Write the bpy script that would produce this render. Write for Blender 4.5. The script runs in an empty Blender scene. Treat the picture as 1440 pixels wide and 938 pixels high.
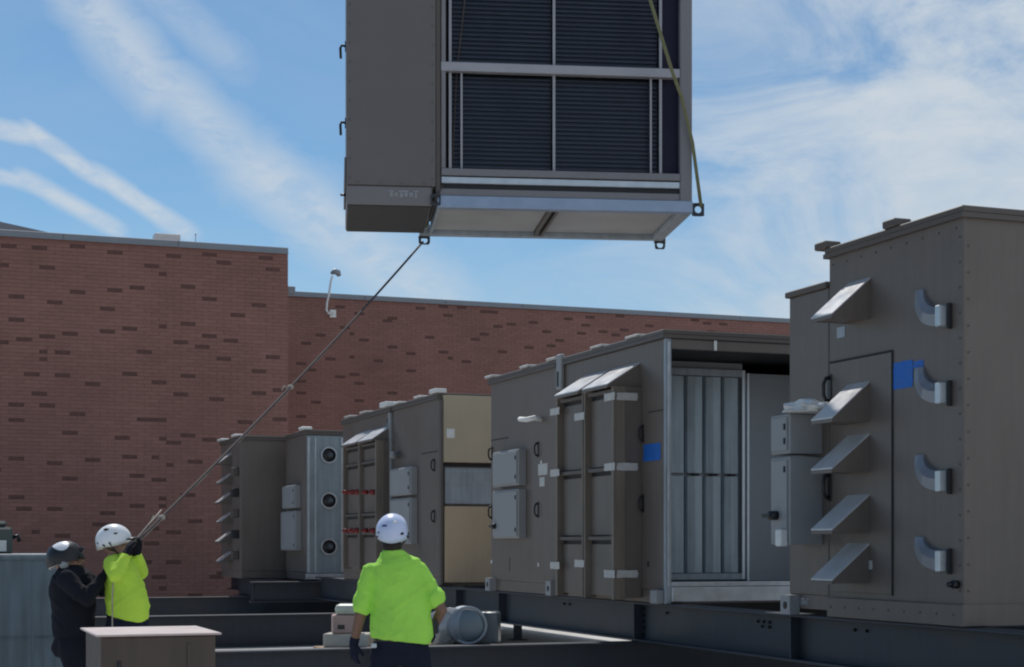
import bpy, bmesh, math, random
from mathutils import Vector, Matrix, noise
R = math.radians
random.seed(7)
scene = bpy.context.scene

# ------------------------------------------------------------------ camera, sky, sun, exposure
F = 2300.0                       # focal length in photo pixels (1440 wide)
HOR = 765.0                      # horizon row
EYE = 1.70
TH = math.atan(860 / F)
CT, ST = math.cos(TH), math.sin(TH)

cam_d = bpy.data.cameras.new('camera')
cam = bpy.data.objects.new('camera', cam_d)
scene.collection.objects.link(cam)
cam.location = (0, 0, EYE)
cam.rotation_euler = (R(90), 0, -TH)
cam_d.sensor_width = 36
cam_d.lens = 36 * F / 1440
cam_d.shift_y = (HOR - 469) / 1440
cam_d.clip_start = 0.1
cam_d.clip_end = 5000
scene.camera = cam

SUN_EL, SUN_AZ = R(54), R(4)    # azimuth measured from +Y towards +X
sdir = Vector((math.sin(SUN_AZ) * math.cos(SUN_EL), math.cos(SUN_AZ) * math.cos(SUN_EL), math.sin(SUN_EL)))
sun_d = bpy.data.lights.new('sun', 'SUN')
sun_d.energy = 3.2
sun_d.angle = R(0.5)
sun_d.color = (1.0, 0.95, 0.88)
sun = bpy.data.objects.new('sun', sun_d)
scene.collection.objects.link(sun)
sun.rotation_euler = sdir.to_track_quat('Z', 'Y').to_euler()
sun.location = (0, 0, 40)

scene.view_settings.view_transform = 'Standard'
scene.view_settings.look = 'None'
scene.view_settings.exposure = 0.0
scene.view_settings.gamma = 1.0
try:
    scene.cycles.max_bounces = 6
    scene.cycles.filter_width = 2.1
except Exception:
    pass


def ray(px, py):
    a = (px - 720) / F
    return Vector((a * CT + ST, CT - a * ST, (HOR - py) / F))


world = bpy.data.worlds.new('World')
scene.world = world
world.use_nodes = True
nt = world.node_tree
nt.nodes.clear()


def wn(t, **kw):
    n = nt.nodes.new(t)
    for k, v in kw.items():
        setattr(n, k, v)
    return n


def wmath(op, a, b=None, c=None, clamp=False):
    n = wn('ShaderNodeMath', operation=op)
    n.use_clamp = clamp
    for i, v in enumerate((a, b, c)):
        if v is None:
            continue
        if isinstance(v, (int, float)):
            n.inputs[i].default_value = v
        else:
            nt.links.new(v, n.inputs[i])
    return n.outputs[0]


def wdot(v, vec):
    n = wn('ShaderNodeVectorMath', operation='DOT_PRODUCT')
    nt.links.new(v, n.inputs[0])
    n.inputs[1].default_value = vec
    return n.outputs['Value']


def wsmooth(v, a, b):
    n = wn('ShaderNodeMapRange', interpolation_type='SMOOTHSTEP')
    nt.links.new(v, n.inputs[0])
    n.inputs[1].default_value = a
    n.inputs[2].default_value = b
    return n.outputs[0]


sky = wn('ShaderNodeTexSky', sky_type='NISHITA')
sky.sun_disc = False
sky.sun_elevation = SUN_EL
sky.sun_rotation = SUN_AZ
sky.altitude = 200
sky.air_density = 1.0
sky.dust_density = 0.6
sky.ozone_density = 2.5
tc = wn('ShaderNodeTexCoord')
D = tc.outputs['Generated']


def wnoise(vec, scale, detail=5, rough=0.55, stretch=None, rot=None, dist=0.0):
    src = vec
    if stretch or rot:
        m = wn('ShaderNodeMapping')
        nt.links.new(vec, m.inputs[0])
        if stretch:
            m.inputs['Scale'].default_value = stretch
        if rot:
            m.inputs['Rotation'].default_value = rot
        src = m.outputs[0]
    n = wn('ShaderNodeTexNoise')
    nt.links.new(src, n.inputs['Vector'])
    n.inputs['Scale'].default_value = scale
    n.inputs['Detail'].default_value = detail
    n.inputs['Roughness'].default_value = rough
    n.inputs['Distortion'].default_value = dist
    return n.outputs['Fac']


warp = wnoise(D, 9, 3)
fine = wnoise(D, 30, 9, 0.66, stretch=(1.0, 1.0, 2.2), rot=(0.0, 0.7, 0.3), dist=0.5)
cloud = None


def streak(p1, p2, w, strength, soft=1.0, fade=(0.0, 0.0), wob=0.6):
    """a contrail: a band round the great circle through two directions, broken up by noise"""
    global cloud
    d1, d2 = ray(*p1).normalized(), ray(*p2).normalized()
    n = d1.cross(d2).normalized()
    t = (d2 - d1).normalized()
    wr = w / F
    dist = wdot(D, n)
    dist = wmath('ADD', dist, wmath('MULTIPLY', wmath('SUBTRACT', warp, 0.5), wr * wob * 2))
    dist = wmath('ABSOLUTE', dist)
    m = wsmooth(wmath('ADD', dist, wmath('MULTIPLY', wmath('SUBTRACT', fine, 0.5), wr * 1.1)), wr * 1.05, wr * 0.15)
    s = wdot(D, t)
    s1, s2 = d1.dot(t), d2.dot(t)
    L = s2 - s1
    m = wmath('MULTIPLY', m, wsmooth(s, s1 - L * (0.02 + fade[0]), s1 + L * 0.12))
    m = wmath('MULTIPLY', m, wsmooth(s, s2 + L * (0.02 + fade[1]), s2 - L * 0.12))
    m = wmath('MULTIPLY', m, wmath('ADD', 0.55, wmath('MULTIPLY', wsmooth(fine, 0.32, 0.68), 0.6)))
    m = wmath('MULTIPLY', m, strength)
    cloud = m if cloud is None else wmath('MAXIMUM', cloud, m)


streak((40, -80), (250, 150), 62, 0.66, fade=(0.8, 0.05))
streak((190, 80), (400, 270), 58, 0.62, fade=(0.15, 0.1))
streak((330, 215), (620, 430), 74, 0.70, fade=(0.15, 0.3))
streak((150, -60), (330, 90), 46, 0.34, fade=(0.5, 0.3))
streak((-200, 150), (60, 196), 20, 0.95, fade=(0.8, 0.1))
streak((30, 178), (150, 262), 18, 0.98, fade=(0.1, 0.1))
streak((120, 238), (268, 330), 20, 0.98, fade=(0.1, 0.15))
streak((-160, 215), (50, 262), 16, 0.75, fade=(0.6, 0.1))
streak((20, 248), (170, 330), 19, 0.82, fade=(0.1, 0.1))
# thin cirrus veil, drawn out, thicker towards the right of the view
veil = wnoise(D, 6.0, 8, 0.62, stretch=(1.0, 1.0, 2.6), rot=(0.0, 0.42, 0.0), dist=0.6)
veil = wsmooth(veil, 0.28, 0.60)
veil_thin = wnoise(D, 19, 7, 0.6, stretch=(1, 1, 2.6), rot=(0.0, 0.5, 0.2), dist=0.5)
az = wdot(D, ray(1440, 469).normalized() - ray(0, 469).normalized())
right = wsmooth(az, -0.03, 0.13)
left_keep = wmath('ADD', 0.10, wmath('MULTIPLY', right, 0.95))
veil = wmath('MULTIPLY', veil, left_keep)
veil = wmath('MULTIPLY', veil, wmath('ADD', 0.52, wmath('MULTIPLY', veil_thin, 0.75)))
# low pale haze towards the horizon
elev = wn('ShaderNodeSeparateXYZ')
nt.links.new(D, elev.inputs[0])
low = wsmooth(elev.outputs['Z'], 0.22, 0.08)
low = wmath('MULTIPLY', low, 0.26)
cloud = wmath('MAXIMUM', cloud, wmath('MULTIPLY', veil, 0.95))
cloud = wmath('ADD', cloud, wmath('MULTIPLY', low, wmath('SUBTRACT', 1.0, cloud)), clamp=True)
SKY_STRENGTH = 0.10
tint = wn('ShaderNodeMix', data_type='RGBA', blend_type='MULTIPLY')
tint.inputs[0].default_value = 1.0
nt.links.new(sky.outputs[0], tint.inputs[6])
tint.inputs[7].default_value = (0.55, 0.77, 0.87, 1)
mix = wn('ShaderNodeMix', data_type='RGBA')
nt.links.new(cloud, mix.inputs[0])
nt.links.new(tint.outputs[2], mix.inputs[6])
mix.inputs[7].default_value = (5.8, 6.5, 7.2, 1)
bg = wn('ShaderNodeBackground')
nt.links.new(mix.outputs[2], bg.inputs[0])
bg.inputs[1].default_value = SKY_STRENGTH
wo = wn('ShaderNodeOutputWorld')
nt.links.new(bg.outputs[0], wo.inputs[0])


# ------------------------------------------------------------------ helpers
def at(px, py, z):
    """world point seen at a photo pixel at a camera depth"""
    r = ray(px, py) * z
    return Vector((r.x, r.y, EYE + r.z))


def y_on(px, X):
    a = (px - 720) / F
    z = X / (a * CT + ST)
    return z * (CT - a * ST), z


def x_on(px, Y):
    a = (px - 720) / F
    X = Y * (a * CT + ST) / (CT - a * ST)
    return X, X * ST + Y * CT


def h_at(py, z):
    return EYE + (HOR - py) / F * z


MATS = {}


def mat(name, col, rough=0.6, metal=0.0, var=0.12, scale=3.0, bump=0.0, bscale=60, streaks=0.0,
        island=0.0, spec=0.5, stretch=None, dirt=None, dirt_amt=0.0, trans=0.0, alpha=1.0):
    if name in MATS:
        return MATS[name]
    m = bpy.data.materials.new(name)
    m.use_nodes = True
    t = m.node_tree
    b = t.nodes['Principled BSDF']
    b.inputs['Roughness'].default_value = rough
    b.inputs['Metallic'].default_value = metal
    b.inputs['Specular IOR Level'].default_value = spec
    co = t.nodes.new('ShaderNodeTexCoord')
    mp = t.nodes.new('ShaderNodeMapping')
    t.links.new(co.outputs['Object'], mp.inputs[0])
    if stretch:
        mp.inputs['Scale'].default_value = stretch
    oi = t.nodes.new('ShaderNodeObjectInfo')
    n = t.nodes.new('ShaderNodeTexNoise')
    n.noise_dimensions = '4D'
    t.links.new(mp.outputs[0], n.inputs['Vector'])
    wmul = t.nodes.new('ShaderNodeMath'); wmul.operation = 'MULTIPLY'; wmul.inputs[1].default_value = 40
    t.links.new(oi.outputs['Random'], wmul.inputs[0])
    t.links.new(wmul.outputs[0], n.inputs['W'])
    n.inputs['Scale'].default_value = scale
    n.inputs['Detail'].default_value = 6
    n.inputs['Roughness'].default_value = 0.6
    mr = t.nodes.new('ShaderNodeMapRange')
    t.links.new(n.outputs['Fac'], mr.inputs[0])
    mr.inputs[1].default_value = 0.3
    mr.inputs[2].default_value = 0.7
    mr.inputs[3].default_value = 1 - var
    mr.inputs[4].default_value = 1 + var
    val = mr.outputs[0]
    if island:
        g = t.nodes.new('ShaderNodeNewGeometry')
        m2 = t.nodes.new('ShaderNodeMapRange')
        t.links.new(g.outputs['Random Per Island'], m2.inputs[0])
        m2.inputs[3].default_value = 1 - island
        m2.inputs[4].default_value = 1 + island
        mu = t.nodes.new('ShaderNodeMath'); mu.operation = 'MULTIPLY'
        t.links.new(val, mu.inputs[0]); t.links.new(m2.outputs[0], mu.inputs[1])
        val = mu.outputs[0]
    if streaks:
        mp2 = t.nodes.new('ShaderNodeMapping')
        t.links.new(co.outputs['Object'], mp2.inputs[0])
        mp2.inputs['Scale'].default_value = (9, 9, 0.7)
        n2 = t.nodes.new('ShaderNodeTexNoise')
        t.links.new(mp2.outputs[0], n2.inputs['Vector'])
        n2.inputs['Scale'].default_value = 1.5
        n2.inputs['Detail'].default_value = 5
        m3 = t.nodes.new('ShaderNodeMapRange')
        t.links.new(n2.outputs['Fac'], m3.inputs[0])
        m3.inputs[1].default_value = 0.35; m3.inputs[2].default_value = 0.65
        m3.inputs[3].default_value = 1 - streaks; m3.inputs[4].default_value = 1 + streaks
        mu = t.nodes.new('ShaderNodeMath'); mu.operation = 'MULTIPLY'
        t.links.new(val, mu.inputs[0]); t.links.new(m3.outputs[0], mu.inputs[1])
        val = mu.outputs[0]
    vm = t.nodes.new('ShaderNodeVectorMath'); vm.operation = 'SCALE'
    vm.inputs[0].default_value = col
    t.links.new(val, vm.inputs['Scale'])
    out = vm.outputs[0]
    if dirt:
        n4 = t.nodes.new('ShaderNodeTexNoise')
        t.links.new(mp.outputs[0], n4.inputs['Vector'])
        n4.inputs['Scale'].default_value = scale * 0.6
        n4.inputs['Detail'].default_value = 8
        n4.inputs['Roughness'].default_value = 0.7
        m5 = t.nodes.new('ShaderNodeMapRange')
        t.links.new(n4.outputs['Fac'], m5.inputs[0])
        m5.inputs[1].default_value = 0.48; m5.inputs[2].default_value = 0.72
        m5.inputs[3].default_value = 0; m5.inputs[4].default_value = dirt_amt
        mx = t.nodes.new('ShaderNodeMix'); mx.data_type = 'RGBA'
        t.links.new(m5.outputs[0], mx.inputs[0])
        t.links.new(out, mx.inputs[6])
        mx.inputs[7].default_value = (*dirt, 1)
        out = mx.outputs[2]
    t.links.new(out, b.inputs['Base Color'])
    # uneven gloss
    rr = t.nodes.new('ShaderNodeMapRange')
    t.links.new(n.outputs['Fac'], rr.inputs[0])
    rr.inputs[1].default_value = 0.3; rr.inputs[2].default_value = 0.7
    rr.inputs[3].default_value = max(0.05, rough - 0.08); rr.inputs[4].default_value = min(1, rough + 0.08)
    t.links.new(rr.outputs[0], b.inputs['Roughness'])
    if bump:
        n3 = t.nodes.new('ShaderNodeTexNoise')
        t.links.new(mp.outputs[0], n3.inputs['Vector'])
        n3.inputs['Scale'].default_value = bscale
        n3.inputs['Detail'].default_value = 3
        bp = t.nodes.new('ShaderNodeBump')
        bp.inputs['Strength'].default_value = bump
        bp.inputs['Distance'].default_value = 0.02
        t.links.new(n3.outputs['Fac'], bp.inputs['Height'])
        t.links.new(bp.outputs[0], b.inputs['Normal'])
    if trans:
        b.inputs['Transmission Weight'].default_value = trans
    if alpha < 1:
        b.inputs['Alpha'].default_value = alpha
    MATS[name] = m
    return m


PAINT = mat('tan_paint', (0.146, 0.120, 0.104), 0.42, var=0.08, scale=1.3, bump=0.3, bscale=1.6, streaks=0.05, dirt=(0.075, 0.068, 0.050), dirt_amt=0.35)
PAINT2 = mat('dark_tan_paint', (0.102, 0.084, 0.073), 0.5, var=0.08, scale=2)
HANGP = mat('taupe_paint', (0.142, 0.126, 0.121), 0.42, var=0.07, scale=1.0, bump=0.3, bscale=1.3, dirt=(0.10, 0.09, 0.08), dirt_amt=0.3)
COVER = mat('pale_board', (0.45, 0.375, 0.265), 0.7, var=0.07, scale=1.2, streaks=0.015)
COVER2 = mat('tan_board', (0.48, 0.37, 0.25), 0.7, var=0.08, scale=1.2, streaks=0.02)
GALV = mat('galvanised_steel', (0.52, 0.56, 0.60), 0.38, 0.75, var=0.14, scale=7, bump=0.05, bscale=5)
GALVP = mat('galvanised_panel', (0.34, 0.38, 0.42), 0.5, 0.35, var=0.13, scale=2.5, streaks=0.1, bump=0.06, bscale=3)
GREYP = mat('grey_cabinet_paint', (0.29, 0.295, 0.30), 0.5, var=0.07, scale=3)
LINER = mat('grey_liner', (0.27, 0.295, 0.32), 0.5, 0.2, var=0.1, scale=1.5, bump=0.04, bscale=2)
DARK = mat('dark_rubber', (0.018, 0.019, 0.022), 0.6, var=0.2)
BLACKP = mat('black_plastic', (0.012, 0.012, 0.014), 0.4, var=0.2)
COIL = mat('coil_blue_black', (0.014, 0.019, 0.036), 0.42, 0.3, var=0.35, scale=2.2, stretch=(2.5, 2.5, .6))
FIN = mat('coil_fin', (0.040, 0.047, 0.066), 0.35, 0.5, var=0.25, scale=3)
STEEL = mat('primed_steel', (0.023, 0.030, 0.043), 0.5, 0.0, var=0.22, scale=1.8, streaks=0.08, bump=0.12, bscale=8, dirt=(0.055, 0.036, 0.026), dirt_amt=0.35)
BRICK = mat('field_brick', (0.272, 0.142, 0.119), 0.9, var=0.13, scale=0.45, island=0.06, streaks=0.02, bump=0.2, bscale=70, spec=0.2)
BRICKF = mat('dark_brick', (0.128, 0.064, 0.054), 0.75, var=0.2, scale=9, bump=0.25, bscale=70, spec=0.3)
MORTAR = mat('mortar', (0.272, 0.142, 0.119), 0.95, var=0.12, scale=4, spec=0.1)
COPING = mat('coping_metal', (0.22, 0.24, 0.265), 0.5, 0.3, var=0.1, scale=2)
WHITE = mat('white_plastic', (0.72, 0.72, 0.70), 0.5, var=0.1, scale=8)
TAPE = mat('pale_tape', (0.50, 0.49, 0.47), 0.5, var=0.12, scale=12)
BLUE = mat('blue_tape', (0.008, 0.13, 0.50), 0.55, var=0.12, scale=10)
RED = mat('red_plastic', (0.20, 0.014, 0.012), 0.45, var=0.15, scale=8)
ROOF = mat('roof_membrane', (0.56, 0.55, 0.53), 0.85, var=0.12, scale=0.35, bump=0.1, bscale=20,
           dirt=(0.22, 0.21, 0.19), dirt_amt=0.6)
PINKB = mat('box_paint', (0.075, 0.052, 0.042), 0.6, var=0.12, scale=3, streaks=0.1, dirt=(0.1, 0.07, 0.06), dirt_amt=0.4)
LIDLIT = mat('sunlit_box_lid', (0.52, 0.43, 0.41), 0.55, var=0.14, scale=4, dirt=(0.3, 0.2, 0.18), dirt_amt=0.4)  # the sun's brightness on the lid is put into its colour
SHEET = mat('blue_grey_sheet', (0.105, 0.140, 0.170), 0.5, 0.15, var=0.16, scale=2.0, streaks=0.2, bump=0.1, bscale=4,
            dirt=(0.07, 0.09, 0.1), dirt_amt=0.5)
ROPE = mat('rope', (0.34, 0.30, 0.26), 0.9, var=0.3, scale=30)
ROPED = mat('dark_rope', (0.075, 0.06, 0.06), 0.9, var=0.3, scale=30)
STRAP = mat('olive_webbing', (0.17, 0.17, 0.085), 0.8, var=0.15, scale=20)
HIVIS = mat('lime_fabric', (0.40, 0.80, 0.11), 0.85, var=0.10, scale=4, bump=0.8, bscale=9, spec=0.2)
HIVIS2 = mat('yellow_lime_fabric', (0.50, 0.74, 0.08), 0.85, var=0.10, scale=4, bump=0.8, bscale=9, spec=0.2)
NAVY = mat('navy_fabric', (0.014, 0.018, 0.034), 0.9, var=0.2, scale=6, bump=0.3, bscale=30, spec=0.15)
BLACKF = mat('black_fabric', (0.011, 0.012, 0.019), 0.9, var=0.25, scale=6, bump=0.4, bscale=12, spec=0.2)
SKIN = mat('skin', (0.20, 0.105, 0.070), 0.55, var=0.08, scale=8)
SKIN2 = mat('pale_skin', (0.36, 0.21, 0.15), 0.55, var=0.08, scale=8)
HELM = mat('white_helmet', (0.82, 0.83, 0.85), 0.32, var=0.05, scale=6)
HELMB = mat('blue_white_helmet', (0.58, 0.65, 0.86), 0.32, var=0.05, scale=6)
STICK = mat('blue_sticker', (0.05, 0.07, 0.22), 0.5)
BOOT = mat('boot_leather', (0.05, 0.035, 0.025), 0.7, var=0.2)
HAIR = mat('dark_hair', (0.02, 0.014, 0.01), 0.8, var=0.3, scale=30)
WOOD = mat('timber', (0.33, 0.22, 0.13), 0.8, var=0.2, scale=3, stretch=(1, 6, 6))
PALEB = mat('pale_carton', (0.50, 0.47, 0.41), 0.8, var=0.1, scale=4)
PINKC = mat('pink_carton', (0.42, 0.30, 0.27), 0.8, var=0.1, scale=4)
GRNW = mat('greenish_wrap', (0.46, 0.50, 0.42), 0.4, var=0.12, scale=6)
GRNG = mat('grey_green_paint', (0.07, 0.085, 0.08), 0.6, var=0.15)
WRAP = mat('clear_wrap', (0.45, 0.47, 0.49), 0.22, 0.1, var=0.3, scale=8, bump=0.8, bscale=9)


class MB:
    """collects shapes and links them as one mesh object"""
    def __init__(self):
        self.v, self.f, self.sm = [], [], []

    def add(self, vs, fs, smooth=False):
        n = len(self.v)
        self.v += [tuple(p) for p in vs]
        self.f += [tuple(i + n for i in f) for f in fs]
        self.sm += [smooth] * len(fs)
        return self

    def box(self, x0, x1, y0, y1, z0, z1):
        if x0 > x1: x0, x1 = x1, x0
        if y0 > y1: y0, y1 = y1, y0
        if z0 > z1: z0, z1 = z1, z0
        vs = [(x, y, z) for z in (z0, z1) for y in (y0, y1) for x in (x0, x1)]
        fs = [(0, 2, 3, 1), (4, 5, 7, 6), (0, 1, 5, 4), (2, 6, 7, 3), (0, 4, 6, 2), (1, 3, 7, 5)]
        return self.add(vs, fs)

    def bbox(self, x0, x1, y0, y1, z0, z1, b=0.008, seg=1):
        bm = bmesh.new()
        bmesh.ops.create_cube(bm, size=1)
        for v in bm.verts:
            v.co = Vector(((x0 + x1) / 2 + v.co.x * abs(x1 - x0), (y0 + y1) / 2 + v.co.y * abs(y1 - y0),
                           (z0 + z1) / 2 + v.co.z * abs(z1 - z0)))
        b = min(b, 0.45 * min(abs(x1 - x0), abs(y1 - y0), abs(z1 - z0)))
        bmesh.ops.bevel(bm, geom=list(bm.edges), offset=b, segments=seg, profile=0.5, affect='EDGES')
        self.bm(bm)
        return self

    def bm(self, bm, smooth=False):
        bm.verts.index_update()
        self.add([v.co[:] for v in bm.verts], [[v.index for v in f.verts] for f in bm.faces], smooth)
        bm.free()

    def prism(self, pts, axis, a, b):
        """extrude a 2-D outline along axis ('x','y','z') from a to b"""
        def mk(p, t):
            if axis == 'x': return (t, p[0], p[1])
            if axis == 'y': return (p[0], t, p[1])
            return (p[0], p[1], t)
        n = len(pts)
        vs = [mk(p, a) for p in pts] + [mk(p, b) for p in pts]
        fs = [tuple(range(n)), tuple(range(2 * n - 1, n - 1, -1))]
        fs += [(i, i + n, (i + 1) % n + n, (i + 1) % n) for i in range(n)]
        return self.add(vs, fs)

    def loft(self, pts, rad, ref=(0, 1, 0), n=12, cap=True, smooth=True):
        pts = [Vector(p) for p in pts]
        ref = Vector(ref)
        vs = []
        for i, p in enumerate(pts):
            t = (pts[min(i + 1, len(pts) - 1)] - pts[max(i - 1, 0)]).normalized()
            s = ref.cross(t)
            if s.length < 1e-4: s = Vector((1, 0, 0)).cross(t)
            if s.length < 1e-4: s = Vector((0, 0, 1)).cross(t)
            s.normalize()
            q = t.cross(s).normalized()
            r = rad[i] if isinstance(rad, list) else rad
            a, b = (r, r) if isinstance(r, (int, float)) else r
            for k in range(n):
                an = 2 * math.pi * k / n
                vs.append(p + s * (a * math.cos(an)) + q * (b * math.sin(an)))
        fs = []
        for i in range(len(pts) - 1):
            for k in range(n):
                fs.append((i * n + k, i * n + (k + 1) % n, (i + 1) * n + (k + 1) % n, (i + 1) * n + k))
        if cap:
            fs.append(tuple(range(n - 1, -1, -1)))
            fs.append(tuple(range((len(pts) - 1) * n, len(pts) * n)))
        return self.add(vs, fs, smooth)

    def tube(self, p, q, r, n=8):
        return self.loft([p, q], r, ref=(0.13, 0.27, 0.95), n=n)

    def ell(self, c, r, n=14, m=9):
        c = Vector(c)
        vs = [c + Vector((0, 0, r[2]))]
        for i in range(1, m):
            a = math.pi * i / m
            for k in range(n):
                b = 2 * math.pi * k / n
                vs.append(c + Vector((r[0] * math.sin(a) * math.cos(b), r[1] * math.sin(a) * math.sin(b), r[2] * math.cos(a))))
        vs.append(c - Vector((0, 0, r[2])))
        fs = [(0, 1 + k, 1 + (k + 1) % n) for k in range(n)]
        for i in range(m - 2):
            for k in range(n):
                fs.append((1 + i * n + k, 1 + (i + 1) * n + k, 1 + (i + 1) * n + (k + 1) % n, 1 + i * n + (k + 1) % n))
        L = len(vs) - 1
        fs += [(1 + (m - 2) * n + k, L, 1 + (m - 2) * n + (k + 1) % n) for k in range(n)]
        return self.add(vs, fs, True)

    def xf(self, M):
        self.v = [tuple(M @ Vector(v)) for v in self.v]
        return self

    def mesh(self, name, m):
        me = bpy.data.meshes.new(name)
        me.from_pydata(self.v, [], self.f)
        me.polygons.foreach_set('use_smooth', self.sm)
        bm = bmesh.new(); bm.from_mesh(me)
        bmesh.ops.recalc_face_normals(bm, faces=bm.faces)
        bm.to_mesh(me); bm.free()
        me.materials.append(m)
        return me

    def build(self, name, m, parent=None):
        return link(name, self.mesh(name, m), parent)


def link(name, me, parent=None, loc=None):
    o = bpy.data.objects.new(name, me)
    scene.collection.objects.link(o)
    if parent is not None:
        o.parent = parent
    if loc is not None:
        o.location = loc
    return o


def empty(name, label, cat, loc=(0, 0, 0), rz=0.0, group=None):
    o = bpy.data.objects.new(name, None)
    scene.collection.objects.link(o)
    o.location = loc
    o.rotation_euler = (0, 0, rz)
    o.empty_display_size = 0.3
    o['label'] = label
    o['category'] = cat
    if group: o['group'] = group
    return o


def tag(o, label, cat, group=None):
    o['label'] = label
    o['category'] = cat
    if group: o['group'] = group
    return o


def structure(o):
    o['kind'] = 'structure'
    return o


# ------------------------------------------------------------------ the roof we stand on
g = MB()
N = 60
S = 1500
g.add([(-S, -S, 0), (S, -S, 0), (S, S, 0), (-S, S, 0)], [(0, 1, 2, 3)])
structure(g.build('ground', ROOF))

# ------------------------------------------------------------------ brick walls
ACC1 = [(8,344),(64,347),(107,344),(139,339),(155,354),(172,355),(71,378),(118,410),(161,407),(192,403),(27,417),(71,426),
(156,436),(14,447),(192,461),(102,468),(146,465),(71,473),(27,477),(2,482),(90,497),(46,526),(83,527),(182,525),(140,540),
(49,556),(1,374),(208,375),(245,359),(302,357),(364,354),(371,362),(215,375),(320,370),(382,380),(268,401),
(297,420),(371,429),(331,445),(263,453),(287,472),(250,481),(281,488),(333,479),(211,497),(305,506),(384,504),
(356,520),(271,528),(218,537),(246,555),(356,553),(401,549),(33,567),(71,568),(109,581),(15,590),(193,589),(103,610),
(163,617),(28,644),(71,651),(121,646),(181,640),(90,675),(194,670),(14,698),(157,693),(27,716),(84,716),(200,711),(147,722),
(137,739),(88,756),(305,563),(230,590),(389,588),(265,613),(247,625),(304,620),(282,647),(218,676),(265,694),
(202,710),(219,726),(219,745),(247,750),(270,734),(210,762),(253,791),(305,813),(202,792),(268,837),(353,592)]
HALF1 = [(58,496),(58,507),(230,387),(231,457),(48,746),(232,619),(232,642),(241,654),(232,699),(241,711),(231,826)]
ACC2 = [(482,430),(510,441),(539,452),(549,447),(594,435),(621,432),(631,442),(646,432),(677,440),(689,440),(702,460),(725,456),
(755,452),(481,460),(509,480),(446,473),(432,483),(547,487),(608,475),(664,478),(677,469),(744,490),(712,494),(662,507),
(622,495),(575,498),(535,507),(461,503),(580,523),(503,525),(480,529),(432,521),(423,537),(417,552),
(510,539),(553,551),(505,565),(439,567),(421,586),(420,511),(765,467),(805,450),(822,456),(834,447),(868,443),
(817,470),(847,466),(881,463),(908,459),(790,478),(777,487),(980,450),(997,454)]
HALF2 = [(493,470),(494,500),(632,505)]


def brick_mesh(name, w, h, m):
    b = MB()
    bm = bmesh.new()
    x0, x1, z0, z1 = -w / 2, w / 2, -h / 2, h / 2
    c = 0.004
    vs = [(x0, 0.02, z0), (x1, 0.02, z0), (x1, 0.02, z1), (x0, 0.02, z1),
          (x0, -0.006, z0), (x1, -0.006, z0), (x1, -0.006, z1), (x0, -0.006, z1),
          (x0 + c, -0.011, z0 + c), (x1 - c, -0.011, z0 + c), (x1 - c, -0.011, z1 - c), (x0 + c, -0.011, z1 - c)]
    fs = [(8, 9, 10, 11)]
    for a in (0, 4):
        for k in range(4):
            fs.append((a + k, a + (k + 1) % 4, a + 4 + (k + 1) % 4, a + 4 + k))
    bm.free()
    b.add(vs, fs)
    return b.mesh(name, m)


def brick_wall(label, Y, X0, X1, top, acc, half, bw, bh, extra, seed, cov):
    rnd = random.Random(seed)
    root = empty('brick_wall', label, 'wall', (X0, Y, 0))
    L = X1 - X0
    MB().box(0, L, 0.004, 0.35, 0, top).build('wall_core', MORTAR, root)
    rows = int((top - 0.02) / bh)
    cols = int(L / bw) + 1
    taken, halves = set(), set()

    def cell(px, py):
        X, z = x_on(px, Y)
        h = h_at(py, z)
        r = int(h / bh)
        off = 0.5 if r % 2 else 0.0
        c = int(math.floor((X - X0) / bw - off + 0.0))
        return r, c
    for p in acc: taken.add(cell(*p))
    for p in half: halves.add(cell(*p))
    for _ in range(extra):
        r, c = rnd.randrange(rows), rnd.randrange(cols)
        X = X0 + (c + .5) * bw
        xc, zz = X * CT - Y * ST, X * ST + Y * CT
        px, py = 720 + F * xc / zz, HOR - F * ((r + .5) * bh - EYE) / zz
        if cov(px, py) and (r, c - 1) not in taken and (r, c + 1) not in taken:
            taken.add((r, c))
    j = 0.008
    full = brick_mesh('brick', bw - j, bh - j, BRICKF)
    hm = brick_mesh('brick', bw * 0.5 - j, bh - j, BRICKF)
    f = MB()
    for r in range(rows):
        off = 0.5 if r % 2 else 0.0
        z0, z1 = r * bh + j / 2, (r + 1) * bh - j / 2
        for c in range(-1, cols):
            x0, x1 = (c + off) * bw + j / 2, (c + 1 + off) * bw - j / 2
            if x1 < 0.05 or x0 > L - 0.05: continue
            if (r, c) in taken and x0 > 0 and x1 < L:
                link('brick', full, root, ((x0 + x1) / 2, -0.002, (z0 + z1) / 2))
                continue
            x0, x1 = max(x0, 0.0), min(x1, L)
            if (r, c) in halves:
                xm = (x0 + x1) / 2
                link('brick', hm, root, (x0 + (bw * .5 - j) / 2, -0.002, (z0 + z1) / 2))
                x0 = xm + j / 2
            y = -0.007 - rnd.random() * 0.004
            f.add([(x0, 0.005, z0), (x1, 0.005, z0), (x1, 0.005, z1), (x0, 0.005, z1),
                   (x0, y, z0), (x1, y, z0), (x1, y, z1), (x0, y, z1)],
                  [(4, 5, 6, 7), (0, 1, 5, 4), (1, 2, 6, 5), (2, 3, 7, 6), (3, 0, 4, 7)])
    o = f.build('plain_bricks', BRICK, root)
    o['kind'] = 'stuff'
    # metal coping in lengths, with a drip edge
    n = max(1, int(L / 3.0))
    me = MB().bbox(0, L / n - 0.006, -0.07, 0.42, 0, 0.16, 0.012)
    me.box(0, L / n - 0.006, -0.085, -0.06, -0.02, 0.02)
    me = me.mesh('coping', COPING)
    for i in range(n):
        link('coping', me, root, (i * L / n, 0, top + 0.003))
    return root


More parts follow.
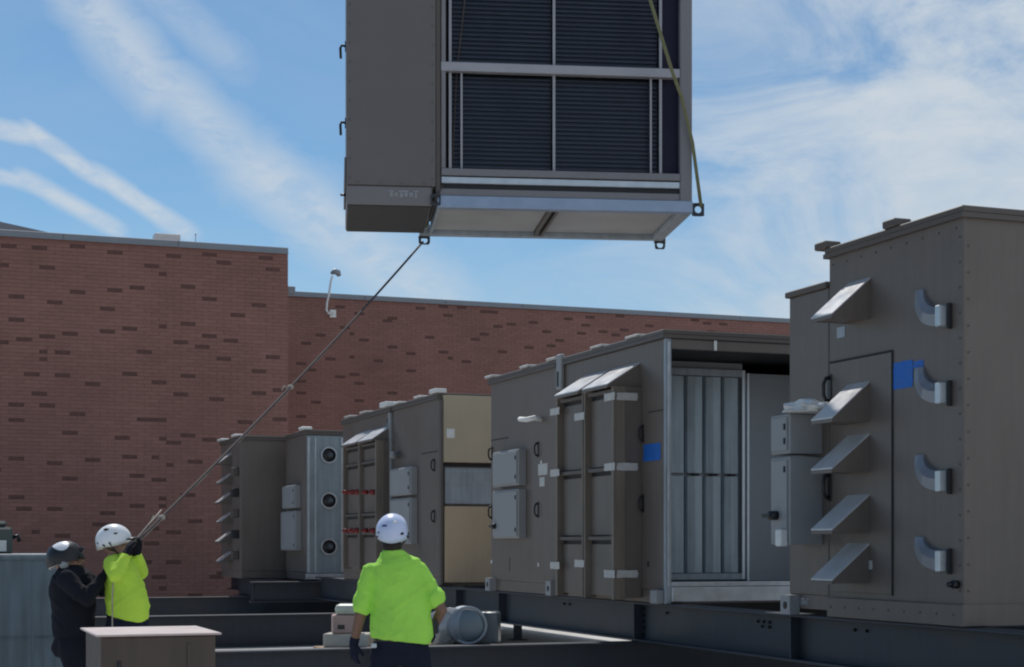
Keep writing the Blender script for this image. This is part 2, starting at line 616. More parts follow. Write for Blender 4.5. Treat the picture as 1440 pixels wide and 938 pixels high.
WY1 = 46.0
Xc, zc = x_on(405, WY1)
top1 = h_at(357, zc)
Xl, _ = x_on(-260, WY1)
w1 = brick_wall('tall red brick wall with dark accent bricks, on the left behind the two men on the rope', WY1, Xl, Xc, top1, ACC1, HALF1, 0.40, 0.104,
                70, 3, lambda px, py: px < -5 or (px > 310 and py > 600) or py > 772)
WY2 = 58.0
Xc2, zc2 = x_on(396, WY2)
top2 = h_at(416, x_on(408, WY2)[1])
w2 = brick_wall('long lower brick wall running behind the row of rooftop units to the right', WY2, Xc2, Xc2 + 34, top2, ACC2, HALF2, 0.36, 0.106,
                220, 5, lambda px, py: px > 1110 or py > 620 - (px - 405) * 0.33)
# return wall joining the two faces
b = MB().box(Xc - 0.37, Xc - 0.02, WY1 + 0.36, WY2 - 0.02, 0, top2 - 0.5)
tag(b.build('side_wall', BRICK), 'brick return wall between the tall wall and the long lower wall', 'wall')
# small roof curb seen over the tall wall, vent pipe, thin pin
p = at(236, 333, zc + 2.5)
b = MB().bbox(p.x - .38, p.x + .38, p.y, p.y + .5, p.z - 1.0, p.z + .10, .02)
tag(b.build('roof_hatch', WHITE), 'small pale roof hatch just showing above the tall brick wall', 'hatch')
p = at(275, 331, zc + 0.3)
b = MB().tube((p.x, p.y, top1), (p.x, p.y, p.z + .02), .012)
b.ell((p.x, p.y, p.z + .03), (.03, .03, .03), 8, 5)
tag(b.build('roof_pin', GALV), 'thin metal pin standing on the coping of the tall brick wall', 'pin')
p = at(410, 408, zc + 3)
b = MB().bbox(p.x - .12, p.x + .12, p.y, p.y + .3, p.z - .10, p.z + .12, .02)
tag(b.build('roof_vent', COPING), 'grey vent box at the inside corner of the two brick walls', 'vent')
# low metal roof slope at the far left, above the tall wall
p0, p1 = at(-200, 300, zc + 4), at(48, 326, zc + 4)
b = MB().prism([(p0.x, p0.z - 2), (p0.x, p0.z), (p0.x + 4, at(0, 314, zc + 4).z), (p1.x + .5, p1.z), (p1.x + .5, p1.z - 2)], 'y', p1.y, p1.y + 8)
tag(b.build('metal_roof', COPING), 'blue-grey metal roof slope behind the left end of the tall wall', 'roof')

# gooseneck light on the long wall
rt = empty('gooseneck_light', 'white gooseneck light curving up over the coping of the long brick wall', 'lamp', (0, 0, 0))
z2 = x_on(462, WY2)[1] - 0.4
pts = [at(468, 441, z2 + .4), at(462, 441, z2), at(459, 436, z2 - .1), at(460, 425, z2 - .1), at(463, 412, z2 - .1), at(465, 398, z2 - .1), at(467, 388, z2 - .1)]
MB().loft(pts, .04, n=8).build('arm', WHITE, rt)
hp = at(470, 384, z2 - .1)
b = MB().loft([hp + Vector((-.12, 0, -.02)), hp + Vector((.02, 0, .06)), hp + Vector((.14, 0, .02)), hp + Vector((.2, 0, -.1))], [.05, .11, .12, .07], n=10)
b.build('lamp_head', mat('lamp_grey', (.25, .27, .3), .4, .3), rt)
MB().bbox(pts[0].x - .12, pts[0].x + .12, WY2 - .08, WY2 - .016, pts[0].z - .14, pts[0].z + .14, .01).build('wall_plate', WHITE, rt)

# ------------------------------------------------------------------ steel beams
BASE = EYE - 0.69          # under the units
BD = 0.47                  # depth of the upper beams


def ibeam(x0, y0, x1, y1, top, depth, fl=0.26, tf=0.026, tw=0.016, label='', stiff=(), bolts=(), caps=True):
    d = Vector((x1 - x0, y1 - y0, 0))
    L = d.length
    rz = math.atan2(d.y, d.x)
    root = empty('steel_beam', label, 'beam', (x0, y0, top - depth), rz, 'steel beams of the support frame')
    MB().bbox(0, L, -fl / 2, fl / 2, depth - tf, depth, .004).build('top_flange', STEEL, root)
    MB().bbox(0, L, -fl / 2, fl / 2, 0, tf, .004).build('bottom_flange', STEEL, root)
    MB().box(0, L, -tw / 2, tw / 2, tf - .001, depth - tf + .001).build('web', STEEL, root)
    if stiff:
        pm = MB().box(-.008, .008, -fl / 2 + .01, fl / 2 - .01, tf, depth - tf).mesh('stiffener', STEEL)
        for s in stiff:
            link('stiffener', pm, root, (s, 0, 0))
    if bolts:
        bmh = MB().loft([(0, -.034, 0), (0, .034, 0)], .017, ref=(0, 0, 1), n=6, smooth=False).mesh('bolt', BLACKP)
        for (s, h) in bolts:
            link('bolt', bmh, root, (s, 0, h))
    return root


def row_y(px, X=8.24): return y_on(px, X)[0]


XR = 8.24
BX = XR + 0.13
Yb0, Yb1 = 8.6, 33.95
blts = []
for px, offs in ((786, (-.09, .09)), (1060, (-.12, 0, .12)), (1195, (-.1, .1)), (925, (0,))):
    yy = row_y(px) - Yb0
    for o_ in offs: blts.append((yy + o_, 0.36))
ys = row_y(890) - Yb0
for s_ in (-.07, .07):
    for k in range(5): blts.append((ys + s_, .08 + k * .077))
blts += [(row_y(1058) - Yb0, .31), (row_y(1068) - Yb0, .31)]
ibeam(BX, Yb0, BX, Yb1, BASE - .003, BD, label='long dark steel beam carrying the left side of the unit row', stiff=(ys, row_y(1110) - Yb0, row_y(640) - Yb0, row_y(700) - Yb0), bolts=blts)
ibeam(XR + 3.3, Yb0, XR + 3.3, Yb1, BASE - .003, BD, label='hidden twin steel beam under the far side of the unit row')
LT = BASE - .003 - BD - .003   # top of lower beams
YC, YB, YA = 17.84, 26.9, 36.2
ibeam(-9, YC, 14, YC, LT, LT - .004, label='nearest cross beam, its pale top edge passing behind the man in the middle', stiff=(4, 9, 14), bolts=[(3 + i * .12, .4) for i in range(2)])
ibeam(-9, YB, XR + .4, YB, LT, LT - .004, label='second cross beam from the front, left of the man in the middle', stiff=(5, 11))
ibeam(-11, YA, 14, YA, LT, LT - .004, label='farthest cross beam, just in front of the tall brick wall', stiff=(5, 11))
xa = x_on(352, 34.35)[0]
ibeam(xa, 34.35, XR + 4, 34.35, EYE - .80, BD - .03, label='short upper cross beam ending under the two farthest units', stiff=(.03, 1.6))
for X in (7.7, 8.6, 11.4):
    ibeam(X, 34.5, X, 39.5 if X < 8 else 45.2, EYE - .803, BD - .03, label={7.7: 'left beam under the farthest unit by the tall wall', 8.6: 'middle beam under the two farthest units', 11.4: 'right beam hidden under the two farthest units'}[X])
# short stub post on the sunlit roof behind the long beam
p = at(728, 765, 29)
rt = empty('stub_post', 'short dark steel post on the sunlit roof beyond the long beam', 'post', (p.x, p.y, 0))
MB().box(-.06, .06, -.06, .06, .012, .54).build('column', STEEL, rt)
MB().bbox(-.15, .15, -.15, .15, 0, .012, .003).build('base_plate', STEEL, rt)
MB().bbox(-.3, .3, -.1, .1, .54, .60, .004).build('cap_plate', mat('rust_primer', (.12, .055, .04), .8), rt)


# ------------------------------------------------------------------ rooftop units
def sidepos(px, py, X=XR):
    """a photo pixel on the plane X -> (Y, Z)"""
    Y, z = y_on(px, X)
    return Y, h_at(py, z)


def handle_mesh(name='door_handle'):
    b = MB()
    pts = [(0, 0, .085), (-.035, 0, .08), (-.055, 0, .04), (-.055, 0, -.04), (-.035, 0, -.08), (0, 0, -.085)]
    b.loft(pts, [.017, .015, .013, .013, .015, .017], ref=(0, 1, 0), n=8)
    b.bbox(-.008, 0, -.022, .022, -.11, .11, .003)
    return b.mesh(name, BLACKP)


HANDLE = handle_mesh()


def text_smudge(parent, x, y, z, w, h, axis, name='faded_lettering'):  # strokes
    """worn pale lettering, no longer readable"""
    b = MB()
    rnd = random.Random(11)
    n = 6
    for i in range(n):
        u0 = i * w / n
        cw = w / n
        def q(u0_, u1_, v0, v1):
            t = .0025
            if axis == 'y':   # on a -X side, reading direction runs -Y
                b.box(x - t, x, y - u0_, y - u1_, z + v0, z + v1)
            else:
                b.box(x + u0_, x + u1_, y - t, y, z + v0, z + v1)
        if i in (0, 2, 3, 5): q(u0 + cw * .0, u0 + cw * 1.0, h * (.72 + .1 * rnd.random()), h)
        q(u0 + cw * (.1 + .3 * rnd.random()), u0 + cw * (.6 + .3 * rnd.random()), h * .25 * rnd.random(), h * .70)
        if i in (1, 4): q(u0 + cw * .1, u0 + cw * .95, h * .1, h * .34)
    return b.build(name, mat('faded_print', (.30, .30, .32), .7), parent)


def unit(px_near, px_far, H, label, W=3.4, base=BASE, X=XR, near_y=None, far_y=None, trim=True, end=True, name='rooftop_unit'):
    y0 = near_y if near_y is not None else row_y(px_near, X)
    y1 = far_y if far_y is not None else row_y(px_far, X)
    root = empty(name, label, 'air handling unit', (X, y0, base))
    root['_L'] = y1 - y0
    L = y1 - y0 - .012
    MB().bbox(0, W, 0, L, .16, H - .06, .012, 2).build('casing', PAINT, root)
    MB().bbox(.012, W - .012, .012, L - .012, 0, .16, .006).build('base_rail', PAINT, root)
    if trim:
        b = MB().bbox(-.035, W + .035, -.035, L + .03, H - .06, H, .01)
        b.box(-.045, W + .045, -.045, L + .035, H - .10, H - .058)
        b.build('roof_cap', PAINT2, root)
    del root['_L']
    return root, y0, L, H, base


def panel(root, u, px0, px1, py0, py1, d, name='access_panel', m=PAINT, X=XR, bev=.006):
    _, y0, L, H, base = u
    ya, _z = sidepos(px0, py0, X); yb, _z = sidepos(px1, py1, X)
    pm = (px0 + px1) / 2
    za, zb = sidepos(pm, py0, X)[1], sidepos(pm, py1, X)[1]
    ya, yb = sorted((ya - y0, yb - y0)); za, zb = sorted((za - base, zb - base))
    return MB().bbox(-d, 0.004, ya, yb, za, zb, bev).build(name, m, root), (ya, yb, za, zb)


def handle(root, u, px, py, s=1.0, X=XR, dx=0.0):
    Y, Z = sidepos(px, py, X)
    o = link('door_handle', HANDLE, root, (-.002 - dx, Y - u[1], Z - u[4]))
    o.scale = (s, s, s)
    return o


def control_box(root, u, px0, px1, py0, py1, d, m=GREYP, knob=None, X=XR):
    o, (ya, yb, za, zb) = panel(root, u, px0, px1, py0, py1, d, 'control_box', m, X, .01)
    MB().bbox(-d - .018, -d, ya + .03, yb - .03, za + .03, zb - .03, .005).build('box_door', m, o)
    b = MB()
    for zz in (za + .12, zb - .12):
        b.bbox(-d - .03, -d - .018, ya + .05, ya + .075, zz - .03, zz + .03, .003)
    b.build('latch', DARK, o)
    if knob:
        Y, Z = sidepos(knob[0], knob[1], X)
        k = MB().loft([(-d - .018, Y - u[1], Z - u[4]), (-d - .07, Y - u[1], Z - u[4])], .04, ref=(0, 0, 1), n=12)
        k.bbox(-d - .095, -d - .07, Y - u[1] - .075, Y - u[1] + .075, Z - u[4] - .017, Z - u[4] + .017, .006)
        k.build('disconnect_handle', BLACKP, o)
    return o


def hood(root, y, z, w, d, h, m=PAINT, name='vent_hood'):
    """sloped rain hood: y..y+w along the wall, sticking out d, z = bottom"""
    b = MB()
    t = .004
    b.prism([(0, z + h), (-d, z + .03), (-d, z), (-d + .012, z), (-d + .012, z + .025), (0, z + h - .02)][::1], 'y', y, y + w) if False else None
    # sloped top sheet
    def pr(pts, ya, yb, bb):
        n = len(pts)
        vs = [(p[0], ya, p[1]) for p in pts] + [(p[0], yb, p[1]) for p in pts]
        fs = [tuple(range(n)), tuple(range(2 * n - 1, n - 1, -1))] + [(i, i + n, (i + 1) % n + n, (i + 1) % n) for i in range(n)]
        bb.add(vs, fs)
    top = MB()
    pr([(0, z + h), (-d, z + .035), (-d, z + .022), (0, z + h - .016)], y - .004, y + w + .004, top)
    o = top.build(name, HOODLIT, root)
    for yy in (y, y + w - t):
        c = MB()
        pr([(0, z + h - .017), (-d + .002, z + .021), (-d + .002, z - .004), (0, z - .004)], yy, yy + t, c)
        c.build('hood_cheek', m, o)
    lip = MB()
    lip.box(-d - .002, -d + .008, y + t, y + w - t, z - .012, z + .021)
    lip.box(-d + .008, 0, y + t, y + w - t, z + .002, z + .008)
    lip.build('hood_lip', m, o)
    return o


HOODLIT = mat('sunlit_hood_metal', (0.56, 0.56, 0.57), 0.36, 0.25, var=0.12, scale=6, bump=0.03)  # hood tops lightened to carry sunlight that the lower ones miss

# ---- nearest unit (right)
zc1 = row_y(1355)
H1 = 3.49
U1 = unit(1355, 1165, H1, 'nearest rooftop unit at the right edge, tan, with five sloped hoods and four curved scoops')
r1 = U1[0]
y0 = U1[1]
L1 = U1[2]
# lower rear section
yr = row_y(1110) - y0
MB().bbox(0.0, 3.3, L1 + .01, yr, .20, 3.12, .012, 2).build('rear_section', PAINT, r1)
b = MB().bbox(-.035, 3.33, L1 + .01, yr + .035, 3.12, 3.18, .01)
b.build('rear_roof_cap', PAINT2, r1)
MB().bbox(.01, 3.28, L1 + .012, yr, .06, .20, .006).build('rear_base_rail', PAINT, r1)
# base band
MB().bbox(-.028, 3.42, -.028, L1, .004, .19, .008).build('base_band', PAINT, r1)
# standing roof details
for px in (1160, 1257):
    yy = row_y(px) - y0
    MB().bbox(-.06, .12, yy - .1, yy + .1, H1 - .002, H1 + .07, .012).build('lifting_cover', PAINT2, r1)
# hoods
ha = row_y(1224) - y0
zb = y_on(1224, XR)[1]
for k, (py, hh) in enumerate(((446, .38), (592, .38), (663, .36), (749, .36), (820, .37))):
    hood(r1, ha, h_at(py, zb - .1) - BASE, .36, .40, hh)
# access door
dd, (ya, yb, za, zt) = panel(r1, U1, 1255, 1168, 503, 834, .012, 'access_door')
GAP = mat('dark_seam_gasket', (0.03, 0.028, 0.026), .8)  # dark colour shared by the door gasket and panel seams
b = MB()
b.box(-.014, -.0005, ya - .014, ya - .002, za - .01, zt + .014)
b.box(-.014, -.0005, ya - .002, yb, zt + .002, zt + .016)
b.build('door_gasket', GAP, r1)
handle(r1, U1, 1169, 548, 1.3, dx=.012)
handle(r1, U1, 1169, 684, 1.3, dx=.012)
# curved scoops
def scoop(root, ya, yb, zt, zb2, bright=True):
    """flat quarter-bend spout lying on the wall, its collar towards the near end"""
    n = 24
    vs, fs = [], []
    for i in range(n + 1):
        a = math.pi / 2 * i / n
        yy = ya + (yb - ya) * (1 - math.cos(a))
        zz = zt + (zb2 - zt) * math.sin(a)
        ty, tz = (yb - ya) * math.sin(a), (zb2 - zt) * math.cos(a)
        l = math.hypot(ty, tz)
        ny, nz = -tz / l, ty / l             # across the bend
        if nz > 0: ny, nz = -ny, -nz         # outer side: far and down
        k = i / n
        w = .05 + .035 * k
        dx = .035 + .065 * min(1, k * 1.6)
        vs += [(0.003, yy + ny * w, zz + nz * w), (-dx * .9, yy + ny * w, zz + nz * w), (-dx, yy - ny * w * .2, zz - nz * w * .2),
               (-dx * .55, yy - ny * w, zz - nz * w), (0.003, yy - ny * w, zz - nz * w)]
    for i in range(n):
        for k in range(5):
            fs.append((i * 5 + k, i * 5 + (k + 1) % 5, (i + 1) * 5 + (k + 1) % 5, (i + 1) * 5 + k))
    fs.append((4, 3, 2, 1, 0)); fs.append(tuple(n * 5 + k for k in range(5)))
    o = MB().add(vs, fs).build('curved_scoop', SCOOP, root)
    MB().bbox(-.115, -.012, yb - .07, yb - .002, zb2 - .095, zb2 + .085, .008).build('scoop_collar', GALV, o)
    MB().bbox(-.045, -.002, yb - .095, yb - .071, zb2 - .115, zb2 + .10, .004).build('dark_end_strip', DARK, o)  # dark strip set just past the collar's near end
    return o


SCOOP = mat('scoop_paint', (0.24, 0.25, 0.28), 0.35, 0.3, var=0.1, scale=3)
for (pt, pb) in ((408, 445), (517, 553), (640, 676), (755, 788)):
    Yt, Zt = sidepos(1296, pt); Yb_, Zb_ = sidepos(1330, pb)
    scoop(r1, Yt - y0, Yb_ - y0, Zt - BASE, Zb_ - BASE)
# blue tape
Y, Z = sidepos(1347, 822)
b = MB().loft([(0, Y - y0, Z - BASE), (-.06, Y - y0, Z - BASE)], .035, ref=(0, 0, 1), n=12)
b.loft([(-.06, Y - y0, Z - BASE), (-.10, Y - y0, Z - BASE)], .022, ref=(0, 0, 1), n=12)
b.build('drain_stub', BLACKP, r1)
# electrical cabinets at rear of the unit
for (a, c_, d_) in ((585, 640, .30), (644, 766, .30)):
    control_box(r1, U1, 1157, 1130, a, c_, .36, GREYP, knob=None, X=XR)
Y, Z = sidepos(1095, 725, XR - .36)
b = MB()
yy, zz = Y - y0, Z - BASE
b.loft([(-.38, yy, zz), (-.46, yy, zz)], .045, ref=(0, 0, 1), n=12)
b.bbox(-.48, -.46, yy - .03, yy + .12, zz - .02, zz + .02, .008)
b.build('disconnect_handle', BLACKP, r1)
Y, Z = sidepos(1150, 755, XR)
yy, zz = Y - y0, Z - BASE
MB().bbox(-.44, -.36, yy - .06, yy + .05, zz - .09, zz + .07, .01).build('outlet_box', WHITE, r1)
# crumpled plastic on the cabinet top
bm = bmesh.new()
bmesh.ops.create_icosphere(bm, subdivisions=3, radius=1)
Y, Z = sidepos(1140, 574, XR - .2)
for v in bm.verts:
    n_ = noise.noise(v.co * 2.6) * .5
    v.co = Vector((v.co.x * .22 * (1 + n_), v.co.y * .26 * (1 + n_), v.co.z * .075 * (1 + 1.6 * n_)))
    if v.co.z < -.03: v.co.z = -.03
c = MB(); c.bm(bm)
c.xf(Matrix.Translation((XR - .2, Y, sidepos(1157, 585)[1] + .05)))
tag(c.build('plastic_wrap', WHITE), 'crumpled white plastic lying on top of the grey cabinet beside the open unit', 'plastic sheet')
# corner lug + lettering
def lug_block(root, y, z, name='corner_lug'):
    b = MB()
    b.box(-.10, -.08, y - .09, y + .09, z, z + .19)
    b.box(-.08, .01, y - .09, y - .07, z, z + .19)
    b.box(-.08, .01, y + .07, y + .09, z, z + .19)
    b.box(-.08, .01, y - .07, y + .07, z + .17, z + .19)
    o = b.build(name, GREYP, root)
    MB().loft([(-.102, y, z + .09), (-.094, y, z + .09)], .04, ref=(0, 0, 1), n=12).build('lug_hole', BLACKP, o)
    return o


lug_block(r1, yr - .09, .0)
Y, Z = sidepos(1120, 851)
text_smudge(r1, .008, Y - y0, Z - BASE, .22 * 1.0, .075, 'y')


POSTP = mat('post_paint', (0.175, 0.145, 0.118), 0.45, var=0.12, scale=2, streaks=0.12)


def tape_sheet(b, axis, at_, u0, u1, v0, v1, nu=8, nv=5, seed=None):
    """a stuck-on strip with torn ends and slight wrinkles, a few millimetres proud"""
    rnd = random.Random(seed if seed is not None else int(abs(u0 * 977 + v0 * 613)))
    ph = rnd.random() * 10
    vs = []
    for lay in (0, 1):
        for j in range(nv + 1):
            for i in range(nu + 1):
                u = u0 + (u1 - u0) * i / nu; v = v0 + (v1 - v0) * j / nv
                if i in (0, nu): u += .018 * noise.noise(Vector((ph, v * 60, i)))
                if j in (0, nv): v += .006 * noise.noise(Vector((u * 20, ph, j)))
                w = at_ - (.0015 + .0035 * abs(noise.noise(Vector((u * 14, v * 22, ph)))) if lay else 0)
                vs.append((w, u, v) if axis == 'x' else (u, w, v))
    fs = []
    n1 = (nu + 1) * (nv + 1)
    for lay in (0, 1):
        for j in range(nv):
            for i in range(nu):
                a = lay * n1 + j * (nu + 1) + i
                fs.append((a, a + 1, a + nu + 2, a + nu + 1))
    edge = [i for i in range(nu + 1)] + [j * (nu + 1) + nu for j in range(1, nv + 1)] + [nv * (nu + 1) + i for i in range(nu - 1, -1, -1)] + [j * (nu + 1) for j in range(nv - 1, 0, -1)]
    for k in range(len(edge)):
        a, c = edge[k], edge[(k + 1) % len(edge)]
        fs.append((a, c, c + n1, a + n1))
    b.add(vs, fs)


def blue_tape(root, u, px0, px1, py0, py1):
    _, y0_, L, H, base = u
    ya, _z = sidepos(px0, py0); yb, _z = sidepos(px1, py1)
    pm = (px0 + px1) / 2
    za, zb = sidepos(pm, py0)[1], sidepos(pm, py1)[1]
    ya, yb = sorted((ya - y0_, yb - y0_)); za, zb = sorted((za - base, zb - base))
    b = MB()
    tape_sheet(b, 'x', -.002, ya, yb, za, zb, 10, 8)
    return b.build('blue_tape', BLUE, root)


# ---- intake assembly with two hoods over tall framed louvre bays
def intake(root, u, px_n, px_f, top_py, bot_py, d, hood_h, shelves, reds=(), tapes=(), px_top=None):
    _, y0, L, H, base = u
    Xp = XR - d
    yn = y_on(px_n, Xp)[0] - y0      # near edge of the outer face
    yf = y_on(px_f, Xp)[0] - y0
    zmid = y_on((px_n + px_f) / 2, Xp)[1]
    zt, zb = h_at(top_py, zmid) - base, h_at(bot_py, zmid) - base
    zb = max(zb, .03)
    w = (yf - yn) / 2
    # back box
    MB().bbox(-d + .12, .002, yn + .01, yf - .01, zb, zt, .006).build('intake_box', PAINT, root)
    # three/four posts
    for s, yy in enumerate((yn, yn + w - .05, yn + w + .02, yf - .06)):
        pw = .07 if s in (0, 3) else .035
        dz = 0.0
        MB().bbox(-d - .03, -d + .125, yy, yy + pw, zb - .02, zt + dz, .006).build('post', POSTP, root)
    for bay in range(2):
        a0 = yn + (.072 if bay == 0 else w + .057)
        a1 = yn + (w - .052 if bay == 0 else 2 * w - .062)
        prev = zb + .02
        lv = list(shelves) + [1.0]
        for i, s in enumerate(lv):
            z1 = zb + (zt - zb) * s - .02
            MB().bbox(-d + .05, -d + .11, a0, a1, prev, z1 - .09, .006).build('bay_panel', PAINT, root)
            MB().bbox(-d - .0, -d + .10, a0, a1, z1 - .045, z1 + .0, .004).build('shelf', PAINT2, root)
            MB().box(-d + .07, -d + .115, a0, a1, z1 - .092, z1 - .046).build('slot', DARK, root)
            prev = z1 + .012
        hood(root, a0 - .01, zt, a1 - a0 - .015, d + .08, hood_h)
    for (py, bay, side) in tapes:
        z = h_at(py, zmid) - base
        yy = yn + (0 if side == 0 else w if side == 1 else 2 * w - .1)
        tp = MB()
        tape_sheet(tp, 'x', -d - .036, yy - .05, yy + .26, z - .05, z + .04)
        tp.build('tape_strip', TAPE, root)
        if side == 0:
            tp = MB()
            tape_sheet(tp, 'y', yn - .004, -d + .01, -.06, z - .05, z + .04)
            tp.build('tape_strip', TAPE, root)
    return yn, yf, zt, zb


blue_tape(r1, U1, 1257, 1284, 508, 546)
blue_tape(r1, U1, 1285.5, 1299, 507, 517)
SCREW = MB().loft([(0, 0, 0), (-.006, 0, 0)], .011, ref=(0, 0, 1), n=6, smooth=False).mesh('screw', PAINT2)
SCREWY = MB().loft([(0, 0, 0), (0, -.006, 0)], .010, ref=(0, 0, 1), n=6, smooth=False).mesh('screw', PAINT2)
for k in range(15):
    link('screw', SCREW, r1, (0, .05, .30 + k * .21))
for k in range(9):
    link('screw', SCREW, r1, (-.028, .1 + k * .24, .10))
    link('screw', SCREW, r1, (0, .1 + k * .24, H1 - .17))
for k in range(14):
    link('screw', SCREWY, r1, (.05, 0, .30 + k * .22))
# rating plate and a small warning label by the door
MB().bbox(-.004, 0, L1 - .28, L1 - .14, 2.62, 2.72, .001).build('rating_plate', GALVP, r1)
MB().bbox(-.016, -.0125, ya + .30, ya + .40, za + .22, za + .30, .001).build('label_sticker', TAPE, r1)
# ---- open unit (U2a)
U2 = unit(935, 786, 3.16, 'tan rooftop unit with its near end open, grey damper blades inside', name='rooftop_unit')
# replace the solid casing by a shell with an open end
r2 = U2[0]
for ch in list(r2.children):
    if ch.name.startswith('casing'):
        bpy.data.objects.remove(ch)
L2 = U2[2]; W2 = 3.4; H2 = 3.16
MB().bbox(0, .06, .03, L2, .16, H2 - .10, .008).build('side_wall', PAINT, r2)
MB().bbox(W2 - .06, W2, .03, L2, .16, H2 - .10, .008).build('side_wall', PAINT, r2)
MB().box(.061, W2 - .061, .03, L2, .18, .22).build('floor_pan', LINER, r2)
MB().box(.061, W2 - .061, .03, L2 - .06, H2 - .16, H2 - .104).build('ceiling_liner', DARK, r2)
MB().box(.061, W2 - .061, L2 - .055, L2, .22, H2 - .16).build('end_wall', PAINT, r2)
# end frame
MB().bbox(-.004, .075, -.02, .028, .0, H2 - .10, .006).build('frame_post', GALVP, r2)
MB().bbox(W2 - .075, W2 + .004, -.02, .028, .0, H2 - .10, .006).build('frame_post', GALVP, r2)
MB().bbox(.077, W2 - .077, -.018, .028, H2 - .22, H2 - .104, .006).build('head_rail', PAINT, r2)
MB().bbox(.077, W2 - .077, -.03, .028, .02, .19, .008).build('sill', GALV, r2)
MB().bbox(.077, W2 - .077, -.012, .06, .196, .25, .006).build('sill_upstand', GALV, r2)
MB().bbox(.02, .05, -.035, -.0205, .2, H2 - .14, .003).build('corner_trim', GALV, r2)
for x in (.62, 1.15 + .55):
    MB().bbox(x, x + .035, -.034, -.0185, H2 - .22, H2 - .105, .003).build('clip', WHITE, r2)
# bulkhead with damper blades
yb_ = 1.45
def xl(px, yy):  # local x of a pixel on the plane Y = root y + yy
    return x_on(px, U2[1] + yy)[0] - XR
zf = h_at
def zl(py, px, yy):
    X, z = x_on(px, U2[1] + yy)
    return h_at(py, z) - BASE
bx1 = xl(1042, yb_)
z_hi, z_lo = zl(530, 990, yb_), .33
MB().bbox(.062, bx1 + .05, yb_ + .05, yb_ + .09, .22, H2 - .17, .004).build('bulkhead', LINER, r2)
xs = [xl(p, yb_) for p in (938, 964, 990, 1016, 1040)]
blade = None
for i in range(4):
    xa_, xb_ = xs[i] + .007, xs[i + 1] - .007
    if i == 0: xa_ = .09
    bb = MB()
    xm = (xa_ + xb_) / 2
    for (c0, c1) in ((z_lo, (z_lo + z_hi) / 2 - .02), ((z_lo + z_hi) / 2 + .02, z_hi)):
        bb.prism([(xa_, yb_ + .035), (xa_ + .02, yb_), (xm - .01, yb_ - .010), (xm + .01, yb_ - .010), (xb_ - .02, yb_), (xb_, yb_ + .035)], 'z', c0, c1)
    bl = bb.build('damper_blade', BLADE if False else mat('damper_metal', (0.34, 0.405, 0.45), .42, .35, var=.14, scale=2, streaks=.12), r2)
    MB().bbox(xm - .05, xm + .05, yb_ - .03, yb_ + .01, (z_lo + z_hi) / 2 - .012, (z_lo + z_hi) / 2 + .012, .004).build('blade_crank', DARK, bl)
MB().bbox(.075, bx1, yb_ - .03, yb_ + .049, z_hi + .01, z_hi + .10, .004).build('damper_frame', GALVP, r2)
MB().bbox(.075, bx1, yb_ - .03, yb_ + .049, z_lo - .09, z_lo - .01, .004).build('damper_frame', GALVP, r2)
MB().bbox(bx1 - .0, bx1 + .05, yb_ - .03, yb_ + .049, z_lo - .09, z_hi + .10, .004).build('damper_frame', GALV, r2)
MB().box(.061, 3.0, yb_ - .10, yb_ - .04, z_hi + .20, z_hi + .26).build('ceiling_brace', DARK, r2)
# right inner wall
xw = xl(1050, yb_)
MB().bbox(xw + .11, xw + .17, .25, yb_ + .049, .22, H2 - .17, .004).build('inner_partition', LINER, r2) if False else None
MB().bbox(bx1 + .055, W2 - .062, yb_ - .03, yb_ + .049, .22, H2 - .30, .006).build('inner_cabinet', LINER, r2)
MB().bbox(bx1 + .055, bx1 + .09, yb_ - .06, yb_ - .032, .22, H2 - .30, .004).build('inner_trim', GALV, r2)

# intake on U2 with two hoods
yn, yf, zt, zb = intake(r2, U2, 866, 784, 552, 838, .34, .30, (.30, .63),
                        tapes=((570, 0, 2), (584, 0, 1), (565, 0, 0), (660, 0, 2), (660, 0, 0), (796, 0, 2), (805, 0, 0), (792, 0, 1)))
handle(r2, U2, 905, 610)
handle(r2, U2, 905, 708)
blue_tape(r2, U2, 905, 929, 624, 648)
b = MB(); Y, Z = sidepos(917, 579); Yn, _ = sidepos(933, 575)
b.box(-.004, 0, Yn - U2[1], Y - U2[1] + .1, Z - BASE - .006, Z - BASE + .006); b.build('panel_seam', GAP, r2)
MB().bbox(-.10, -.0, .02, .2, .0, .16, .01).build('corner_lug', GREYP, r2)
Y, Z = sidepos(912, 793)
MB().bbox(-.012, 0, Y - U2[1] - .02, Y - U2[1] + .02, Z - BASE - .03, Z - BASE + .03, .004).build('latch', DARK, r2)
# white standpipe where the two casings meet
Y, Z = sidepos(791, 520)
MB().bbox(-.06, .0, L2 - .20, L2 - .02, H2 - .42, H2 + .05, .015).build('lifting_cover', GREYP, r2)
MB().bbox(-.063, -.055, L2 - .13, L2 - .06, H2 - .38, H2 - .18, .003).build('cover_slot', DARK, r2)
for px in (843, 893):
    Y, _ = sidepos(px, 480); yy = Y - U2[1]
    MB().bbox(-.06, .10, yy - .18, yy + .18, H2 - .001, H2 + .028, .010).build('edge_cover', TAPE, r2)

